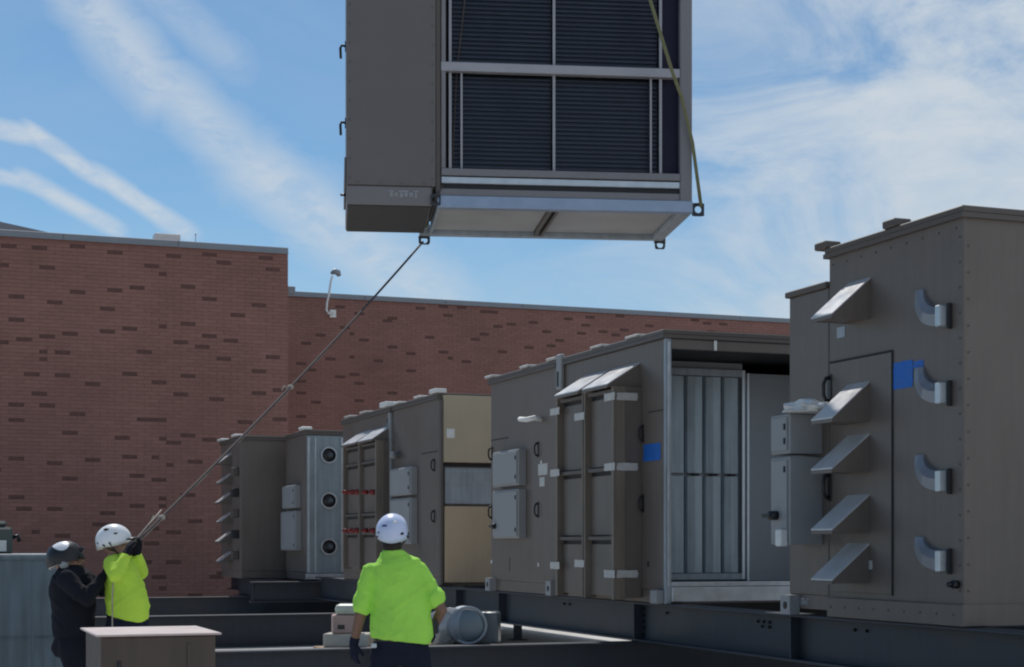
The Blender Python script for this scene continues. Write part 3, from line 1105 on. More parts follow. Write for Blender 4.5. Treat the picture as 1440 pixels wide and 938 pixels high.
# ---- U2b: closed module with two control boxes
U3 = unit(785, 690, 3.16, 'tan rooftop unit with two stacked grey control boxes, beside the hooded unit')
r3 = U3[0]
control_box(r3, U3, 740, 704, 634, 684, .12)
control_box(r3, U3, 740, 704, 689, 757, .12, knob=(709, 740))
handle(r3, U3, 757, 632); handle(r3, U3, 757, 717)
handle(r3, U3, 692, 638); handle(r3, U3, 692, 720)
b = MB(); Y, Z = sidepos(705, 617)
b.box(-.004, 0, Y - U3[1] - .3, U3[2] - .02, Z - BASE - .008, Z - BASE + .008); b.build('panel_seam', GAP, r3)
b = MB(); Y, _ = sidepos(717, 800); b.box(-.004, 0, Y - U3[1] - .006, Y - U3[1] + .006, .3, .5); b.build('panel_seam', GAP, r3)
for px, py in ((758, 794), (692, 790), (762, 650)):
    Y, Z = sidepos(px, py)
    MB().bbox(-.015, 0, Y - U3[1] - .02, Y - U3[1] + .02, Z - BASE - .025, Z - BASE + .025, .004).build('latch', WHITE, r3)
Y, Z = sidepos(763, 590)
b = MB().loft([(0, Y - U3[1], Z - BASE), (-.12, Y - U3[1], Z - BASE + .02), (-.2, Y - U3[1] + .1, Z - BASE), (-.22, Y - U3[1] + .3, Z - BASE + .02)], .035, ref=(0, 0, 1), n=8)
b.build('drain_pipe', WHITE, r3)
panel(r3, U3, 757, 770, 652, 668, .004, 'label_sticker', TAPE, bev=.001)
panel(r3, U3, 759, 766, 671, 684, .004, 'label_sticker', TAPE, bev=.001)
for px in (692, 742, 780):
    Y, _ = sidepos(px, 500); yy = Y - U3[1]
    MB().bbox(-.07, .10, yy - .16, yy + .16, H2 - .001, H2 + .035, .012).build('edge_cover', TAPE, r3)
lug_block(r3, U3[2] - .12, .0)
lug_block(r3, .12, .0)

# ---- U3: tan board-covered end with a louvred slot
U4 = unit(617, 553, 3.16, 'rooftop unit with pale boards over its near end and an open slot between them')
r4 = U4[0]; y4 = U4[1]
def xe(px, u=None, Y=None): return x_on(px, Y)[0] - XR
ze = lambda py: h_at(py, x_on(617, y4)[1]) - BASE
MB().bbox(.05, 2.7, -.10, -.002, ze(650), ze(556), .005).build('upper_board', COVER, r4)
MB().bbox(.07, 2.7, -.10, -.002, .06, ze(712), .005).build('lower_board', COVER2, r4)
MB().bbox(.0, .045, -.105, -.002, .02, H2 - .11, .005).build('corner_post', PAINT2, r4)
MB().box(.05, 2.7, -.012, -.002, ze(656), ze(650) - .004).build('dark_slot', DARK, r4)
zs0, zs1 = ze(709), ze(657)
MB().prism([(-.002, zs0), (-.03, zs0 + .01), (-.012, (zs0 + zs1) / 2), (-.03, zs1 - .06), (-.002, zs1)], 'x', .096, 1.02).build('damper_sheet', GALVP, r4)
MB().bbox(1.05, 1.26, -.03, -.002, zs0, zs1, .006).build('damper_sheet', GALV, r4)
MB().bbox(1.02, 1.05, -.045, -.002, zs0, zs1, .004).build('damper_post', DARK, r4)
MB().bbox(.049, .095, -.035, -.002, ze(709), ze(657), .004).build('louvre_frame', DARK, r4)
MB().bbox(1.255, 1.30, -.035, -.002, ze(709), ze(657), .004).build('louvre_frame', GALV, r4)
MB().bbox(.10, .24, -.104, -.1005, ze(616), ze(603), .001).build('label_sticker', WHITE, r4)
control_box(r4, U4, 587, 558, 658, 697, .12)
control_box(r4, U4, 587, 558, 701, 765, .12)
b = MB(); Y, Z = sidepos(600, 637)
b.box(-.004, 0, .05, Y - y4 + .3, Z - BASE - .01, Z - BASE + .01); b.build('panel_seam', GAP, r4)
handle(r4, U4, 611, 654); handle(r4, U4, 611, 726)
Y, Z = sidepos(560, 640)
b = MB().loft([(0, Y - y4, Z - BASE), (-.1, Y - y4, Z - BASE), (-.16, Y - y4 - .2, Z - BASE - .02)], .06, ref=(0, 0, 1), n=10); b.build('vent_pipe', GREYP, r4)
for px in (617, 592, 563):
    Y, _ = sidepos(px, 500); yy = Y - y4 + (.1 if px == 617 else 0)
    MB().bbox(-.09, .12, yy - .16, yy + .16, H2 - .001, H2 + (.07 if px == 617 else .03), .015, 2).build('edge_cover', WHITE, r4)

# ---- U4: hooded intake with red straps
U5 = unit(553, 482, 3.16, 'rooftop unit with two hoods coloured as if sunlit and rows of red lifting knobs')
r5 = U5[0]; y5 = U5[1]
yn, yf, zt, zb = intake(r5, U5, 531, 484, 624, 800, .28, .28, (.30, .45, .86))
for py in (692, 746):
    for (px, s) in ((488, .04), (496, .045), (504, .055), (515, .04), (526, .05)):
        Y, Z = sidepos(px, py, XR - .30)
        b = MB().loft([(-.27, 0, 0), (-.37, 0, 0)], [s * 1.1, s * .9], ref=(0, 0, 1), n=12)
        b.loft([(-.37, 0, 0), (-.40, 0, 0)], s * .5, ref=(0, 0, 1), n=12)
        o = b.build('red_knob', RED, r5); o.location = (0, Y - y5, Z - BASE)
MB().bbox(-.06, .0, .02, .14, .05, H2 - .12, .01).build('corner_post', GREYP, r5)
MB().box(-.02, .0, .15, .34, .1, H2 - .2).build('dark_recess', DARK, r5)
MB().loft([(-.05, .2, .3), (-.05, .2, H2 - .3)], .03, n=8).build('conduit', GREYP, r5)
for px in (545, 516, 494):
    Y, _ = sidepos(px, 500); yy = Y - y5
    MB().bbox(-.10, .12, yy - .2, yy + .2, H2 - .001, H2 + (.09 if px == 545 else .03), .015, 2).build('edge_cover', WHITE if px == 545 else TAPE, r5)

# ---- U5: metal end with three round ports
BF = EYE - .78
U6 = unit(430, 402, 3.26, 'grey rooftop unit with three round black ports up its metal end', base=BF)
r6 = U6[0]; y6 = U6[1]
zz6 = x_on(455, y6)[1]
x1_ = x_on(486, y6)[0] - XR
z5 = lambda py: h_at(py, zz6) - BF
xE = lambda px: x_on(px, y6)[0] - XR
MB().bbox(.02, 2.6, -.03, -.002, .14, 3.14, .006).build('end_panel', mat('pale_metal', (0.24, 0.285, 0.31), .45, .25, var=.12, scale=1.6, streaks=.1), r6)
MB().bbox(-.01, 2.6, -.05, -.031, .01, .13, .006).build('end_sill', GALV, r6)
for (a_, b__) in ((432, 435), (442, 444), (479, 482)):
    MB().bbox(xE(a_), xE(b__), -.05, -.031, .16, 3.10, .004).build('end_stile', GALV, r6)
for py in (640, 704, 769):
    cx, cz = xE(462), z5(py)
    b = MB()
    n = 20
    vs, fs = [], []
    for (rr_, yy) in ((.185, -.031), (.185, -.06), (.15, -.06), (.15, -.034)):
        for k in range(n): vs.append((cx + rr_ * math.cos(2 * math.pi * k / n), yy, cz + rr_ * math.sin(2 * math.pi * k / n)))
    for i in range(3):
        for k in range(n): fs.append((i * n + k, i * n + (k + 1) % n, (i + 1) * n + (k + 1) % n, (i + 1) * n + k))
    b.add(vs, fs)
    o = b.build('round_port', GALV, r6)
    MB().loft([(cx, -.032, cz), (cx, -.036, cz)], .15, ref=(0, 0, 1), n=20).build('port_opening', BLACKP, o)
    MB().loft([(cx + .03, -.037, cz), (cx + .03, -.07, cz)], .06, ref=(0, 0, 1), n=12).build('port_hub', mat('hub_grey', (.06, .07, .08), .5), o)
control_box(r6, U6, 423, 406, 683, 715, .14)
control_box(r6, U6, 424, 404, 719, 774, .14)
MB().bbox(-.1, .15, -.02, .3, 3.259, 3.33, .03, 2).build('edge_cover', WHITE, r6)

# ---- U6: farthest unit, plain end, hoods down its left side
X6 = x_on(339, 37.1)[0]
U7 = unit(0, 0, 3.26, 'farthest rooftop unit with a plain end, small hoods down its left side against the brick', base=BF, X=X6,
          near_y=37.1, far_y=y_on(311, X6)[0], W=2.6)
r7 = U7[0]
for k in range(6):
    hood(r7, 1.0 if k % 2 == 0 else 1.15, .35 + k * .46, .5, .30, .26)
for k in range(5):
    b = MB().bbox(-.16, 0, .25, .42, .42 + k * .48, .62 + k * .48, .02)
    b.build('vent_cap', DARK if k % 2 else PAINT2, r7)
MB().bbox(-.1, .12, .3, .7, 3.259, 3.31, .02, 2).build('edge_cover', WHITE, r7)
MB().bbox(-.1, .12, 2.0, 2.5, 3.259, 3.31, .02, 2).build('edge_cover', WHITE, r7)

# ------------------------------------------------------------------ the hanging unit
c0 = at(487, 287, 17.0)
ROT = -(TH - R(6.2))
hang = empty('hanging_unit', 'taupe rooftop unit hanging in the air from yellow-green slings, dark coils behind an open frame', 'air handling unit', (c0.x, c0.y, c0.z), ROT)
HW, HD, HH = 3.66, 1.62, 3.25
CW = 0.93
b = MB().bbox(0, CW, 0, 1.45, .205, HH, .012, 2); b.build('cabinet', HANGP, hang)
b = MB().bbox(0.0, CW - .04, .0, 1.45, .0, .2, .012); b.build('cabinet_base', mat('taupe_base', (.19, .175, .175), .5, var=.05), hang)
MB().bbox(.012, CW - .052, .012, 1.438, -.012, -.0005, .003).build('underside_shade_plate', mat('underside_shade', (.028, .027, .028), .7, var=.3, scale=3), hang)  # added plate, its black colour stands in for shade under the cabinet
text_smudge(hang, .44, -.001, .08, .31, .075, 'x')
MB().bbox(.93, .985, .015, 1.45, .12, HH, .006).build('cabinet_return', PAINT2, hang)
# frame
for k in range(15):
    link('screw', SCREWY, hang, (.035, 0, .28 + k * .2))
    link('screw', SCREWY, hang, (CW - .035, 0, .28 + k * .2))
for k in range(4):
    link('screw', SCREWY, hang, (.12 + k * .23, 0, .235))
FR = mat('frame_paint', (0.21, 0.20, 0.21), .45, var=.08)
FRL = mat('frame_metal', (0.37, 0.36, 0.38), .45, .25, var=.08)
x0, x1 = .99, 3.66
MB().bbox(x0, x0 + .045, .0, .08, .40, HH, .005).build('frame_post', FR, hang)
MB().bbox(x1 - .13, x1, .0, .10, .105, HH, .008).build('frame_post', FR, hang)
MB().bbox(x1 - .03, x1 - .004, .102, HD, .105, HH - .05, .006).build('side_wall', HANGP, hang)
MB().bbox(x0 - .004, x1 - .132, -.005, .09, 1.42, 1.515, .006).build('cross_rail', FRL, hang)
MB().bbox(x0 - .004, x1 - .132, -.005, .09, 2.86, 2.955, .006).build('cross_rail', FRL, hang)
MB().bbox(x0, x1 - .132, -.01, .09, .325, .40, .006).build('sill_rail', FR, hang)
MB().bbox(x0, x1 - .132, .004, .1, .245, .315, .006).build('pale_strip', GALV, hang)
MB().box(x0, x1 - .132, .04, .1, .192, .244).build('dark_strip', DARK, hang)  # dark strip filling the gap below the pale one
MB().bbox(x0 - .03, x1 - .132, .01, .1, .115, .19, .004).build('lower_rail', FR, hang)
MB().bbox(x0 - .045, x1 + .003, -.02, .10, -.015, .112, .006).build('base_channel', mat('base_channel_metal', (.30, .36, .47), .35, .6, var=.12, scale=4), hang)
MB().bbox(.0, x1, .0, HD, HH, HH + .06, .01).build('roof_cap', PAINT2, hang)
bars = [(1.085, .03, .40, 1.42), (1.085, .03, 1.515, 2.86), (1.205, .022, .40, 1.42), (2.185, .028, .40, 1.42), (2.185, .028, 1.515, 2.86),
        (3.225, .02, .40, 1.42), (3.33, .03, .40, 1.42), (3.33, .03, 1.515, 2.86)]
for (x, w, za_, zb_) in bars:
    MB().bbox(x - w / 2, x + w / 2, .05, .085, za_ + .001, zb_ - .001, .003).build('upright_bar', FRL, hang)
# coils
for (xa_, xb_) in ((1.10, 2.168), (2.20, 3.315)):
    for (za_, zb_) in ((.41, 1.41), (1.525, 2.85)):
        o = MB().box(xa_, xb_, .16, .40, za_, zb_).build('coil_panel', COIL, hang)
        b = MB()
        z = za_ + .03
        while z < zb_ - .02:
            b.box(xa_ + .004, xb_ - .004, .135, .161, z, z + .016)
            z += .047
        f_ = b.build('coil_fins', FIN, o); f_['kind'] = 'stuff'
MB().box(x0 + .01, x1 - .14, .41, .46, .30, HH - .05).build('coil_back', BLACKP, hang)
MB().box(3.36, 3.55, .12, .4, .40, HH - .05).build('side_recess', mat('deep_navy', (.008, .008, .03), .7), hang)
# underside
UND = mat('underside_metal', (.42, .415, .41), .42, .35, var=.16, scale=1.1, bump=.1, bscale=2.2)
MB().box(.985, 2.14, .12, HD - .12, .04, .05).build('underside_panel', UND, hang)
MB().box(2.26, x1 - .14, .12, HD - .12, .04, .05).build('underside_panel', UND, hang)
for x in (2.15, 2.22):
    MB().bbox(x, x + .03, .101, HD - .1, -.01, .06, .004).build('underside_rail', PAINT2, hang)
MB().bbox(.93, x1 + .003, HD - .1, HD, -.015, .1, .005).build('back_channel', GALVP, hang)
MB().bbox(x1 - .13, x1 + .0, .101, HD - .101, -.02, .1, .005).build('side_channel', GALVP, hang)
MB().box(x0, x1, HD - .06, HD - .01, .1, HH).build('back_wall', HANGP, hang)
MB().bbox(.955, .984, .101, HD - .101, -.01, .1, .004).build('side_channel', GALVP, hang)


def lug(parent, x, y, z, w=.15, h=.17, t=.02):
    n = 16
    b = MB()
    vs, fs = [], []
    for yy in (y - t / 2, y + t / 2):
        for k in range(n):
            a = 2 * math.pi * k / n
            vs.append((x + .038 * math.cos(a), yy, z + .038 * math.sin(a)))
        for k in range(n):
            a = 2 * math.pi * k / n
            c, s = math.cos(a), math.sin(a)
            m_ = max(abs(c) / (w / 2), abs(s) / (h / 2))
            vs.append((x + c / m_, yy, z + s / m_))
    for o_ in (0, 2 * n):
        for k in range(n): fs.append((o_ + k, o_ + (k + 1) % n, o_ + n + (k + 1) % n, o_ + n + k))
    for q in (0, n):
        for k in range(n): fs.append((q + k, q + (k + 1) % n, q + 2 * n + (k + 1) % n, q + 2 * n + k))
    b.add(vs, fs)
    b.box(x - w / 2, x + w / 2, y + t / 2, y + t / 2 + .06, z + h / 2 - .02, z + h / 2)
    return b.build('lifting_lug', STEEL, parent)


lug(hang, x1 + .07, .03, .03, .13, .14)
lug(hang, x1 - .02, HD + .012, -.055, .12, .10)
MB().bbox(.84, .929, HD - .1, HD, -.012, .06, .005).build('back_channel_end', GALVP, hang)
lug(hang, .90, HD + .012, -.055, .13, .10)
lug(hang, x0 - .06, -.03, .06, .1, .12)
# handles on the left side of the cabinet
for z in (1.72, .90, 2.5):
    b = MB().loft([(0, .5, z + .07), (-.045, .5, z + .08), (-.06, .5, z + .05), (-.055, .5, z - .06)], .014, n=8)
    b.bbox(-.012, 0, .46, .54, z + .02, z + .12, .004)
    b.build('door_handle', BLACKP, hang)
MB().tube((0, .4, .18), (-.06, .4, .18), .014).build('pin', BLACKP, hang)
MB().bbox(-.02, 0, .02, 1.4, .22, .5, .01).build('hinge_strip', HANGP, hang)

Mh = Matrix.Translation(hang.location) @ Matrix.Rotation(ROT, 4, 'Z')
apex = Mh @ Vector((1.95, .8, 9.0))


def strap(pts, w, t, label, m=STRAP, name='lifting_sling'):
    b = MB()
    b.loft(pts, (w, t), ref=(0, 1, 0), n=8)
    o = b.build(name, m)
    tag(o, label, 'sling', 'slings lifting the unit')
    return o


lr = Mh @ Vector((x1 + .09, -.03, .05))
k1 = Mh @ Vector((x1 - .01, -.06, .72))
k2 = Mh @ Vector((x1 - .135, -.08, 1.2))
k3 = at(945, 100, 16.95)
k4 = at(913, -4, 16.95)
dirv = (k4 - k3).normalized()
strap([lr, k1, k2, k3, k4, k4 + dirv * 2.0, apex], .021, .005, 'olive sling from the near right lug of the hanging unit')
ll = Mh @ Vector((x0 - .045, -.045, .10))
strap([ll, Mh @ Vector((x0 + .12, .112, .45)), Mh @ Vector((x0 + .17, .112, 1.47)), Mh @ Vector((x0 + .30, .112, 2.6)), Mh @ Vector((x0 + .42, .0, 3.4)), apex], .008, .004, 'thin dark sling rising behind the left frame post of the hanging unit', ROPED)
strap([Mh @ Vector((x1 + .02, HD + .02, -.04)), Mh @ Vector((x1 + .03, HD + .03, 3.3)), apex], .03, .006, 'sling from the far right lug behind the hanging unit')
strap([Mh @ Vector((.92, HD + .05, -.02)), Mh @ Vector((1.1, HD + .04, 3.3)), apex], .03, .006, 'sling from the far left lug behind the hanging unit')
# crane hook and wire rope above
rt = empty('crane_hook', 'crane hook block and wire rope above the hanging unit', 'hook', apex)
MB().loft([(0, 0, -.05), (.13, 0, -.12), (.16, 0, 0), (.08, 0, .13), (0, 0, .22), (0, 0, .5)], [.02, .04, .045, .05, .05, .05], n=10).build('hook', STEEL, rt)
MB().bbox(-.25, .25, -.14, .14, .45, 1.1, .05, 2).build('block', mat('crane_yellow', (.5, .3, .03), .5), rt)
MB().tube((.1, 0, 1.1), (.1, 0, 30), .015).tube((-.1, 0, 1.1), (-.1, 0, 30), .015).build('wire_rope', STEEL, rt)

# ------------------------------------------------------------------ tag line
ra = Mh @ Vector((.885, HD + .012, -.075))
HAND = at(186, 768, 12.0)


def ropeseg(p, q, sag, r, m, n=30, t0=0.0, t1=1.0, off=Vector((0, 0, 0))):
    pts = []
    for i in range(n + 1):
        t = t0 + (t1 - t0) * i / n
        a = p.lerp(q, t)
        a = a + Vector((0, 0, -sag * 4 * t * (1 - t))) + off * math.sin(math.pi * min(1, t * 1.0))
        pts.append(a)
    b = MB()
    b.loft(pts, r, ref=(0.1, 0.2, .97), n=6)
    return b, pts


rr = empty('tag_line', 'long tag line rope running from the hanging unit down to the two men', 'rope', HAND)
bb_, pts = ropeseg(ra, HAND, .06, .0115, ROPED)
MI = Matrix.Translation(-HAND)
bb_.xf(MI).build('rope', ROPED, rr)
# pale line along its lower side, painting the highlight on the rope
pale = []
for i, a in enumerate(pts):
    pale.append(a + Vector((0, 0, -.008 + .008 * math.sin(i * 1.7))))
b = MB().loft(pale[12:], .0065, ref=(.1, .2, .97), n=6); b.xf(MI).build('rope_highlight', ROPE, rr)
kn = pts[27] if False else ra.lerp(HAND, .935)
b = MB().loft([at(227, 717, 12.3), at(205, 742, 12.1), at(186, 764, 11.95), at(177, 776, 11.9)], .005, ref=(.1, .2, .97), n=6)
b.xf(MI).build('loose_strand', ROPE, rr)
for (px, py, z, s) in ((403, 535, 14.2, .022), (228, 716, 12.35, .022)):
    # depth on the rope at that pixel
    best = min(pts, key=lambda a: abs((720 + F * ((a.x * CT - a.y * ST) / (a.x * ST + a.y * CT))) - px))
    b = MB().ell(best, (s * 1.5, s, s), 10, 7); b.loft([best + Vector((-.03, 0, -.01)), best + Vector((-.06, 0, .01)), best + Vector((-.075, .01, -.03))], .008, n=6)
    b.xf(MI).build('knot', ROPE, rr)
b = MB().loft([at(170, 790, 11.8), at(160, 805, 11.75), at(158, 840, 11.75), at(158, 880, 11.8), at(160, 960, 11.8)], .005, n=6)
b.xf(MI).build('rope_tail', ROPE, rr)

# ------------------------------------------------------------------ things on the roof in front
# brown capped box
zb0 = 9.0
P = at(135, 893, zb0)
hb = P.z
Xw = x_on(312, P.y)[0] - P.x
rt = empty('roof_curb_box', 'brown metal roof box with a weathered lid coloured sunlit pink, in front of the two men', 'box', (P.x, P.y, 0))
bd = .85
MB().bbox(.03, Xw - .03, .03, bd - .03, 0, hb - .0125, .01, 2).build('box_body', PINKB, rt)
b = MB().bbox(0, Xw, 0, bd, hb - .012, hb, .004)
b.build('lid', LIDLIT, rt)
MB().bbox(.12, .14, .018, .031, hb - .22, hb - .15, .003).build('latch', DARK, rt)
MB().bbox(Xw - .19, Xw - .17, .022, .031, .02, hb - .06, .002).build('seam', PINKB, rt)
# blue-grey duct section at the left edge
Y0 = at(50, 778, 13.2).y
xr_ = x_on(112, Y0)[0]; xl_ = x_on(-70, Y0)[0]
ht = h_at(779, x_on(40, Y0)[1])
rt = empty('duct_section', 'tall blue-grey sheet metal duct section standing at the left edge behind the man in black', 'duct', (xl_, Y0, 0))
w_ = xr_ - xl_
MB().bbox(0, w_, 0, .9, 0, ht, .01, 2).build('duct_shell', SHEET, rt)
for z in (.02, ht - .05):
    MB().bbox(-.02, w_ + .02, -.02, .92, z, z + .04, .006).build('end_flange', SHEET, rt)
MB().bbox(.01, w_ - .01, -.012, -.001, ht * .58, ht * .58 + .012, .003).build('cross_break', SHEET, rt)
for q in (.62,):
    MB().bbox(w_ * q, w_ * q + .012, -.010, -.001, .07, ht - .06, .003).build('standing_seam', SHEET, rt)
# small machine standing on it
p = at(6, 752, 13.5)
rt = empty('tool_case', 'small grey-green machine with a white label on top of the blue-grey duct', 'machine', (p.x, p.y, ht - .01))
MB().bbox(-.35, .06, -.12, .2, .0, .23, .02).build('case', GRNG, rt)
MB().bbox(-.3, .02, -.08, .16, .231, .28, .02).build('handle', GRNG, rt)
MB().bbox(-.06, .01, -.125, -.119, .03, .12, .001).build('label_sticker', WHITE, rt)
MB().loft([(.06, 0, .14), (.11, 0, .16), (.12, 0, .11)], .018, n=8).build('nozzle', BLACKP, rt)

# stacked cartons behind the nearest cross beam
def crate_on(pxc, z, w, d, label):
    p = at(pxc, 800, z)
    rt = empty('timber_dunnage', label, 'timber', (p.x, p.y, 0))
    for k in range(3):
        MB().bbox(-w / 2, w / 2, -d / 2, d / 2, k * .175, k * .175 + .165, .01).build('timber', WOOD, rt)
    return p


def z_at(px, Y):
    return Y / (CT - (px - 720) / F * ST)


zk = z_at(492, 18.35)
pk = crate_on(492, zk, .75, .5, 'stack of rough timbers behind the nearest cross beam, under the cartons')
hk = 3 * .175 - .01
sc_ = zk / F
def pxw(a): return a * sc_
specs = [(458, 522, 908, 890, PALEB, 'flat pale carton at the bottom of the stack left of the man in the middle', 'carton'),
         (467, 505, 889, 864, PINKC, 'pinkish carton in the middle of the stack left of the man in the middle', 'carton'),
         (472, 508, 863, 849, GRNW, 'greenish-white wrapped bundle on top of the carton stack', 'bundle')]
zcur = hk
for i, (a, c_, lo, hi, m_, lab, cat) in enumerate(specs):
    pc = at((a + c_) / 2, 800, zk)
    ztop = h_at(hi, zk)
    if i == 0: zcur = hk
    b = MB().bbox(-pxw(c_ - a) / 2, pxw(c_ - a) / 2, -.18, .18, 0, ztop - zcur - .003, .02 if i < 2 else .05, 2)
    o = b.build('carton' if i < 2 else 'wrapped_bundle', m_)
    o.location = (pc.x, pc.y, zcur + .002); o.rotation_euler = (0, 0, (-.1, .15, .05)[i] - TH)
    tag(o, lab, cat)
    if i == 1:
        MB().bbox(-.10, -.02, -.186, -.179, .05, .10, .001).build('printed_mark', BLACKP, o)
    zcur = ztop

zk = z_at(658, 18.42)
pd = crate_on(658, zk, .8, .6, 'stack of rough timbers behind the nearest cross beam, under the wrapped duct fitting')
rt = empty('duct_fitting', 'round galvanised duct fitting wrapped in clear plastic, right of the man in the middle', 'duct fitting', (pd.x, pd.y, hk), -TH - .12)
ca = h_at(878, zk) - hk
rad = .215
# body behind, flange ring, round end
MB().loft([(-.02 + .06, -.26, rad + .01), (-.10, .28, rad + .01)], [rad * .97, rad], ref=(0, 0, 1), n=32).build('round_body', GALVP, rt)
n = 32
b = MB()
vs, fs = [], []
for (r_, y_) in ((rad + .012, -.27), (rad + .012, -.29), (rad - .012, -.29), (rad - .02, -.27)):
    for k in range(n): vs.append((.045 + r_ * math.cos(2 * math.pi * k / n), y_, rad + .015 + r_ * math.sin(2 * math.pi * k / n)))
for i in range(3):
    for k in range(n): fs.append((i * n + k, i * n + (k + 1) % n, (i + 1) * n + (k + 1) % n, (i + 1) * n + k))
b.add(vs, fs, True); b.build('flange_ring', GALVP, rt)
MB().ell((.045, -.265, rad + .015), (rad - .03, .03, rad - .03), 24, 10).build('end_cap', mat('cap_blue_grey', (.17, .21, .24), .35, .3), rt)
for (dx, rr_) in ((-.26, .20), (-.15, .215)):
    pts_ = []
    b = MB()
    b.loft([(dx - .06, -.2, rr_), (dx - .02, .2, rr_)], [rr_, rr_ * .95], ref=(0, 0, 1), n=24)
    for i in range(len(b.v)):
        v = Vector(b.v[i]); nn = noise.noise(v * 7) * .02
        b.v[i] = (v.x + nn, v.y, max(.0, v.z + nn))
    b.build('plastic_wrap', WRAP, rt)
MB().bbox(.06, .37, -.10, .22, 0.0, .38, .03, 2).build('wrapped_side', mat('smoky_wrap', (.12, .14, .16), .3, var=.2, bump=.5, bscale=8), rt)


# ------------------------------------------------------------------ people
def remesh(mb, name, m, parent, voxel=.011, smooth=4, wrinkle=0.0, wscale=(6, 6, 14)):
    me = mb.mesh(name + '_src', m)
    o = bpy.data.objects.new(name + '_src', me)
    scene.collection.objects.link(o)
    md = o.modifiers.new('r', 'REMESH'); md.mode = 'VOXEL'; md.voxel_size = voxel; md.use_smooth_shade = True
    if smooth:
        ms = o.modifiers.new('s', 'SMOOTH'); ms.iterations = smooth; ms.factor = .5
    dg = bpy.context.evaluated_depsgraph_get()
    out = bpy.data.meshes.new_from_object(o.evaluated_get(dg))
    bpy.data.objects.remove(o)
    if wrinkle:
        nrm = [v.normal.copy() for v in out.vertices]
        zs = [v.co.z for v in out.vertices]
        z0_, z1_ = min(zs), max(zs)
        for v, n_ in zip(out.vertices, nrm):
            p = v.co
            w_ = Vector((noise.noise(p * 3.1), noise.noise(p * 3.1 + Vector((7, 3, 1))), 0)) * .5
            q = Vector((p.x * wscale[0] + p.z * 3.0, p.y * wscale[1], p.z * wscale[2] - abs(p.x) * 5)) + w_
            ridge = (1 - min(1, abs(noise.noise(q)) * 2.6)) ** 2
            ridge2 = (1 - min(1, abs(noise.noise(q * 1.7 + Vector((5, 9, 2)))) * 2.8)) ** 2
            low = (1 - .55 * (p.z - z0_) / (z1_ - z0_)) * min(1, .25 + (p.z - z0_) / .09)
            v.co = p + n_ * ((ridge + .5 * ridge2 - .4) * wrinkle * low)
        out.update()
    out.name = name
    out.materials.clear(); out.materials.append(m)
    for pl in out.polygons: pl.use_smooth = True
    return link(name, out, parent)


def hand_parts(b, wrist, d, pn, side, curl=.6, s=1.0, grow=0.0):
    """palm with four fingers and a thumb; d = direction, pn = palm-facing normal, side = towards the thumb"""
    w, d, pn = Vector(wrist), Vector(d).normalized(), Vector(pn).normalized()
    th = d.cross(pn).normalized() * side
    kn = w + d * .095 * s
    b.loft([w, w + d * .03 * s, w + d * .065 * s, kn], [(.026 + grow, .020 + grow), (.036 + grow, .018 + grow), (.041 + grow, .016 + grow), (.040 + grow, .012 + grow)], ref=pn, n=10)
    for i, (o_, ln, rr_) in enumerate(((.030, .072, .0092), (.010, .080, .0096), (-.010, .074, .0092), (-.029, .058, .0082))):
        p = kn - d * .01 + th * o_ * s
        dd_ = (d + th * (o_ * 2.0)).normalized()
        pts = [p]
        for j, fr in enumerate((.45, .32, .23)):
            a = curl * (.35 + j * .75) + i * .05
            v = (dd_ * math.cos(a) + pn * math.sin(a)).normalized()
            pts.append(pts[-1] + v * ln * fr * s)
        b.loft(pts, [rr_ * s + grow, rr_ * s + grow, rr_ * .93 * s + grow, rr_ * .75 * s + grow], ref=th, n=8)
    p = w + d * .02 * s + th * .026 * s
    v1 = (d * .6 + th * .75 + pn * .25).normalized()
    v2 = (d * .85 + th * .25 + pn * .55).normalized()
    b.loft([p, p + v1 * .035 * s, p + v1 * .035 * s + v2 * .03 * s, p + v1 * .035 * s + v2 * .052 * s], [.013 + grow, .0125 + grow, .0105 + grow, .008 + grow], ref=pn, n=8)


def head_parts(b, c, M):
    """head of ~0.23 m, facing local -Y before M; c = centre"""
    h = MB()
    h.ell((0, .01, .025), (.076, .094, .098), 20, 14)
    h.ell((0, -.028, -.045), (.056, .062, .070), 16, 12)          # jaw
    h.ell((0, -.078, -.092), (.022, .018, .018), 10, 8)           # chin
    h.loft([(0, -.088, .018), (0, -.104, -.010), (0, -.112, -.026), (0, -.092, -.034)], [.009, .011, .014, .010], ref=(1, 0, 0), n=8)  # nose
    h.ell((0, -.088, -.058), (.024, .010, .006), 10, 6)           # upper lip
    h.ell((0, -.086, -.068), (.021, .010, .006), 10, 6)           # lower lip
    for s in (-1, 1):
        h.ell((s * .032, -.080, .030), (.024, .012, .008), 10, 6)  # brow
        h.ell((s * .031, -.079, .010), (.013, .010, .009), 10, 6)  # eye
        h.ell((s * .045, -.064, -.022), (.020, .018, .016), 10, 6)  # cheek
        h.ell((s * .078, .012, -.008), (.009, .020, .032), 10, 8)  # ear
    h.xf(Matrix.Translation(c) @ M)
    b.add(h.v, h.f, True)


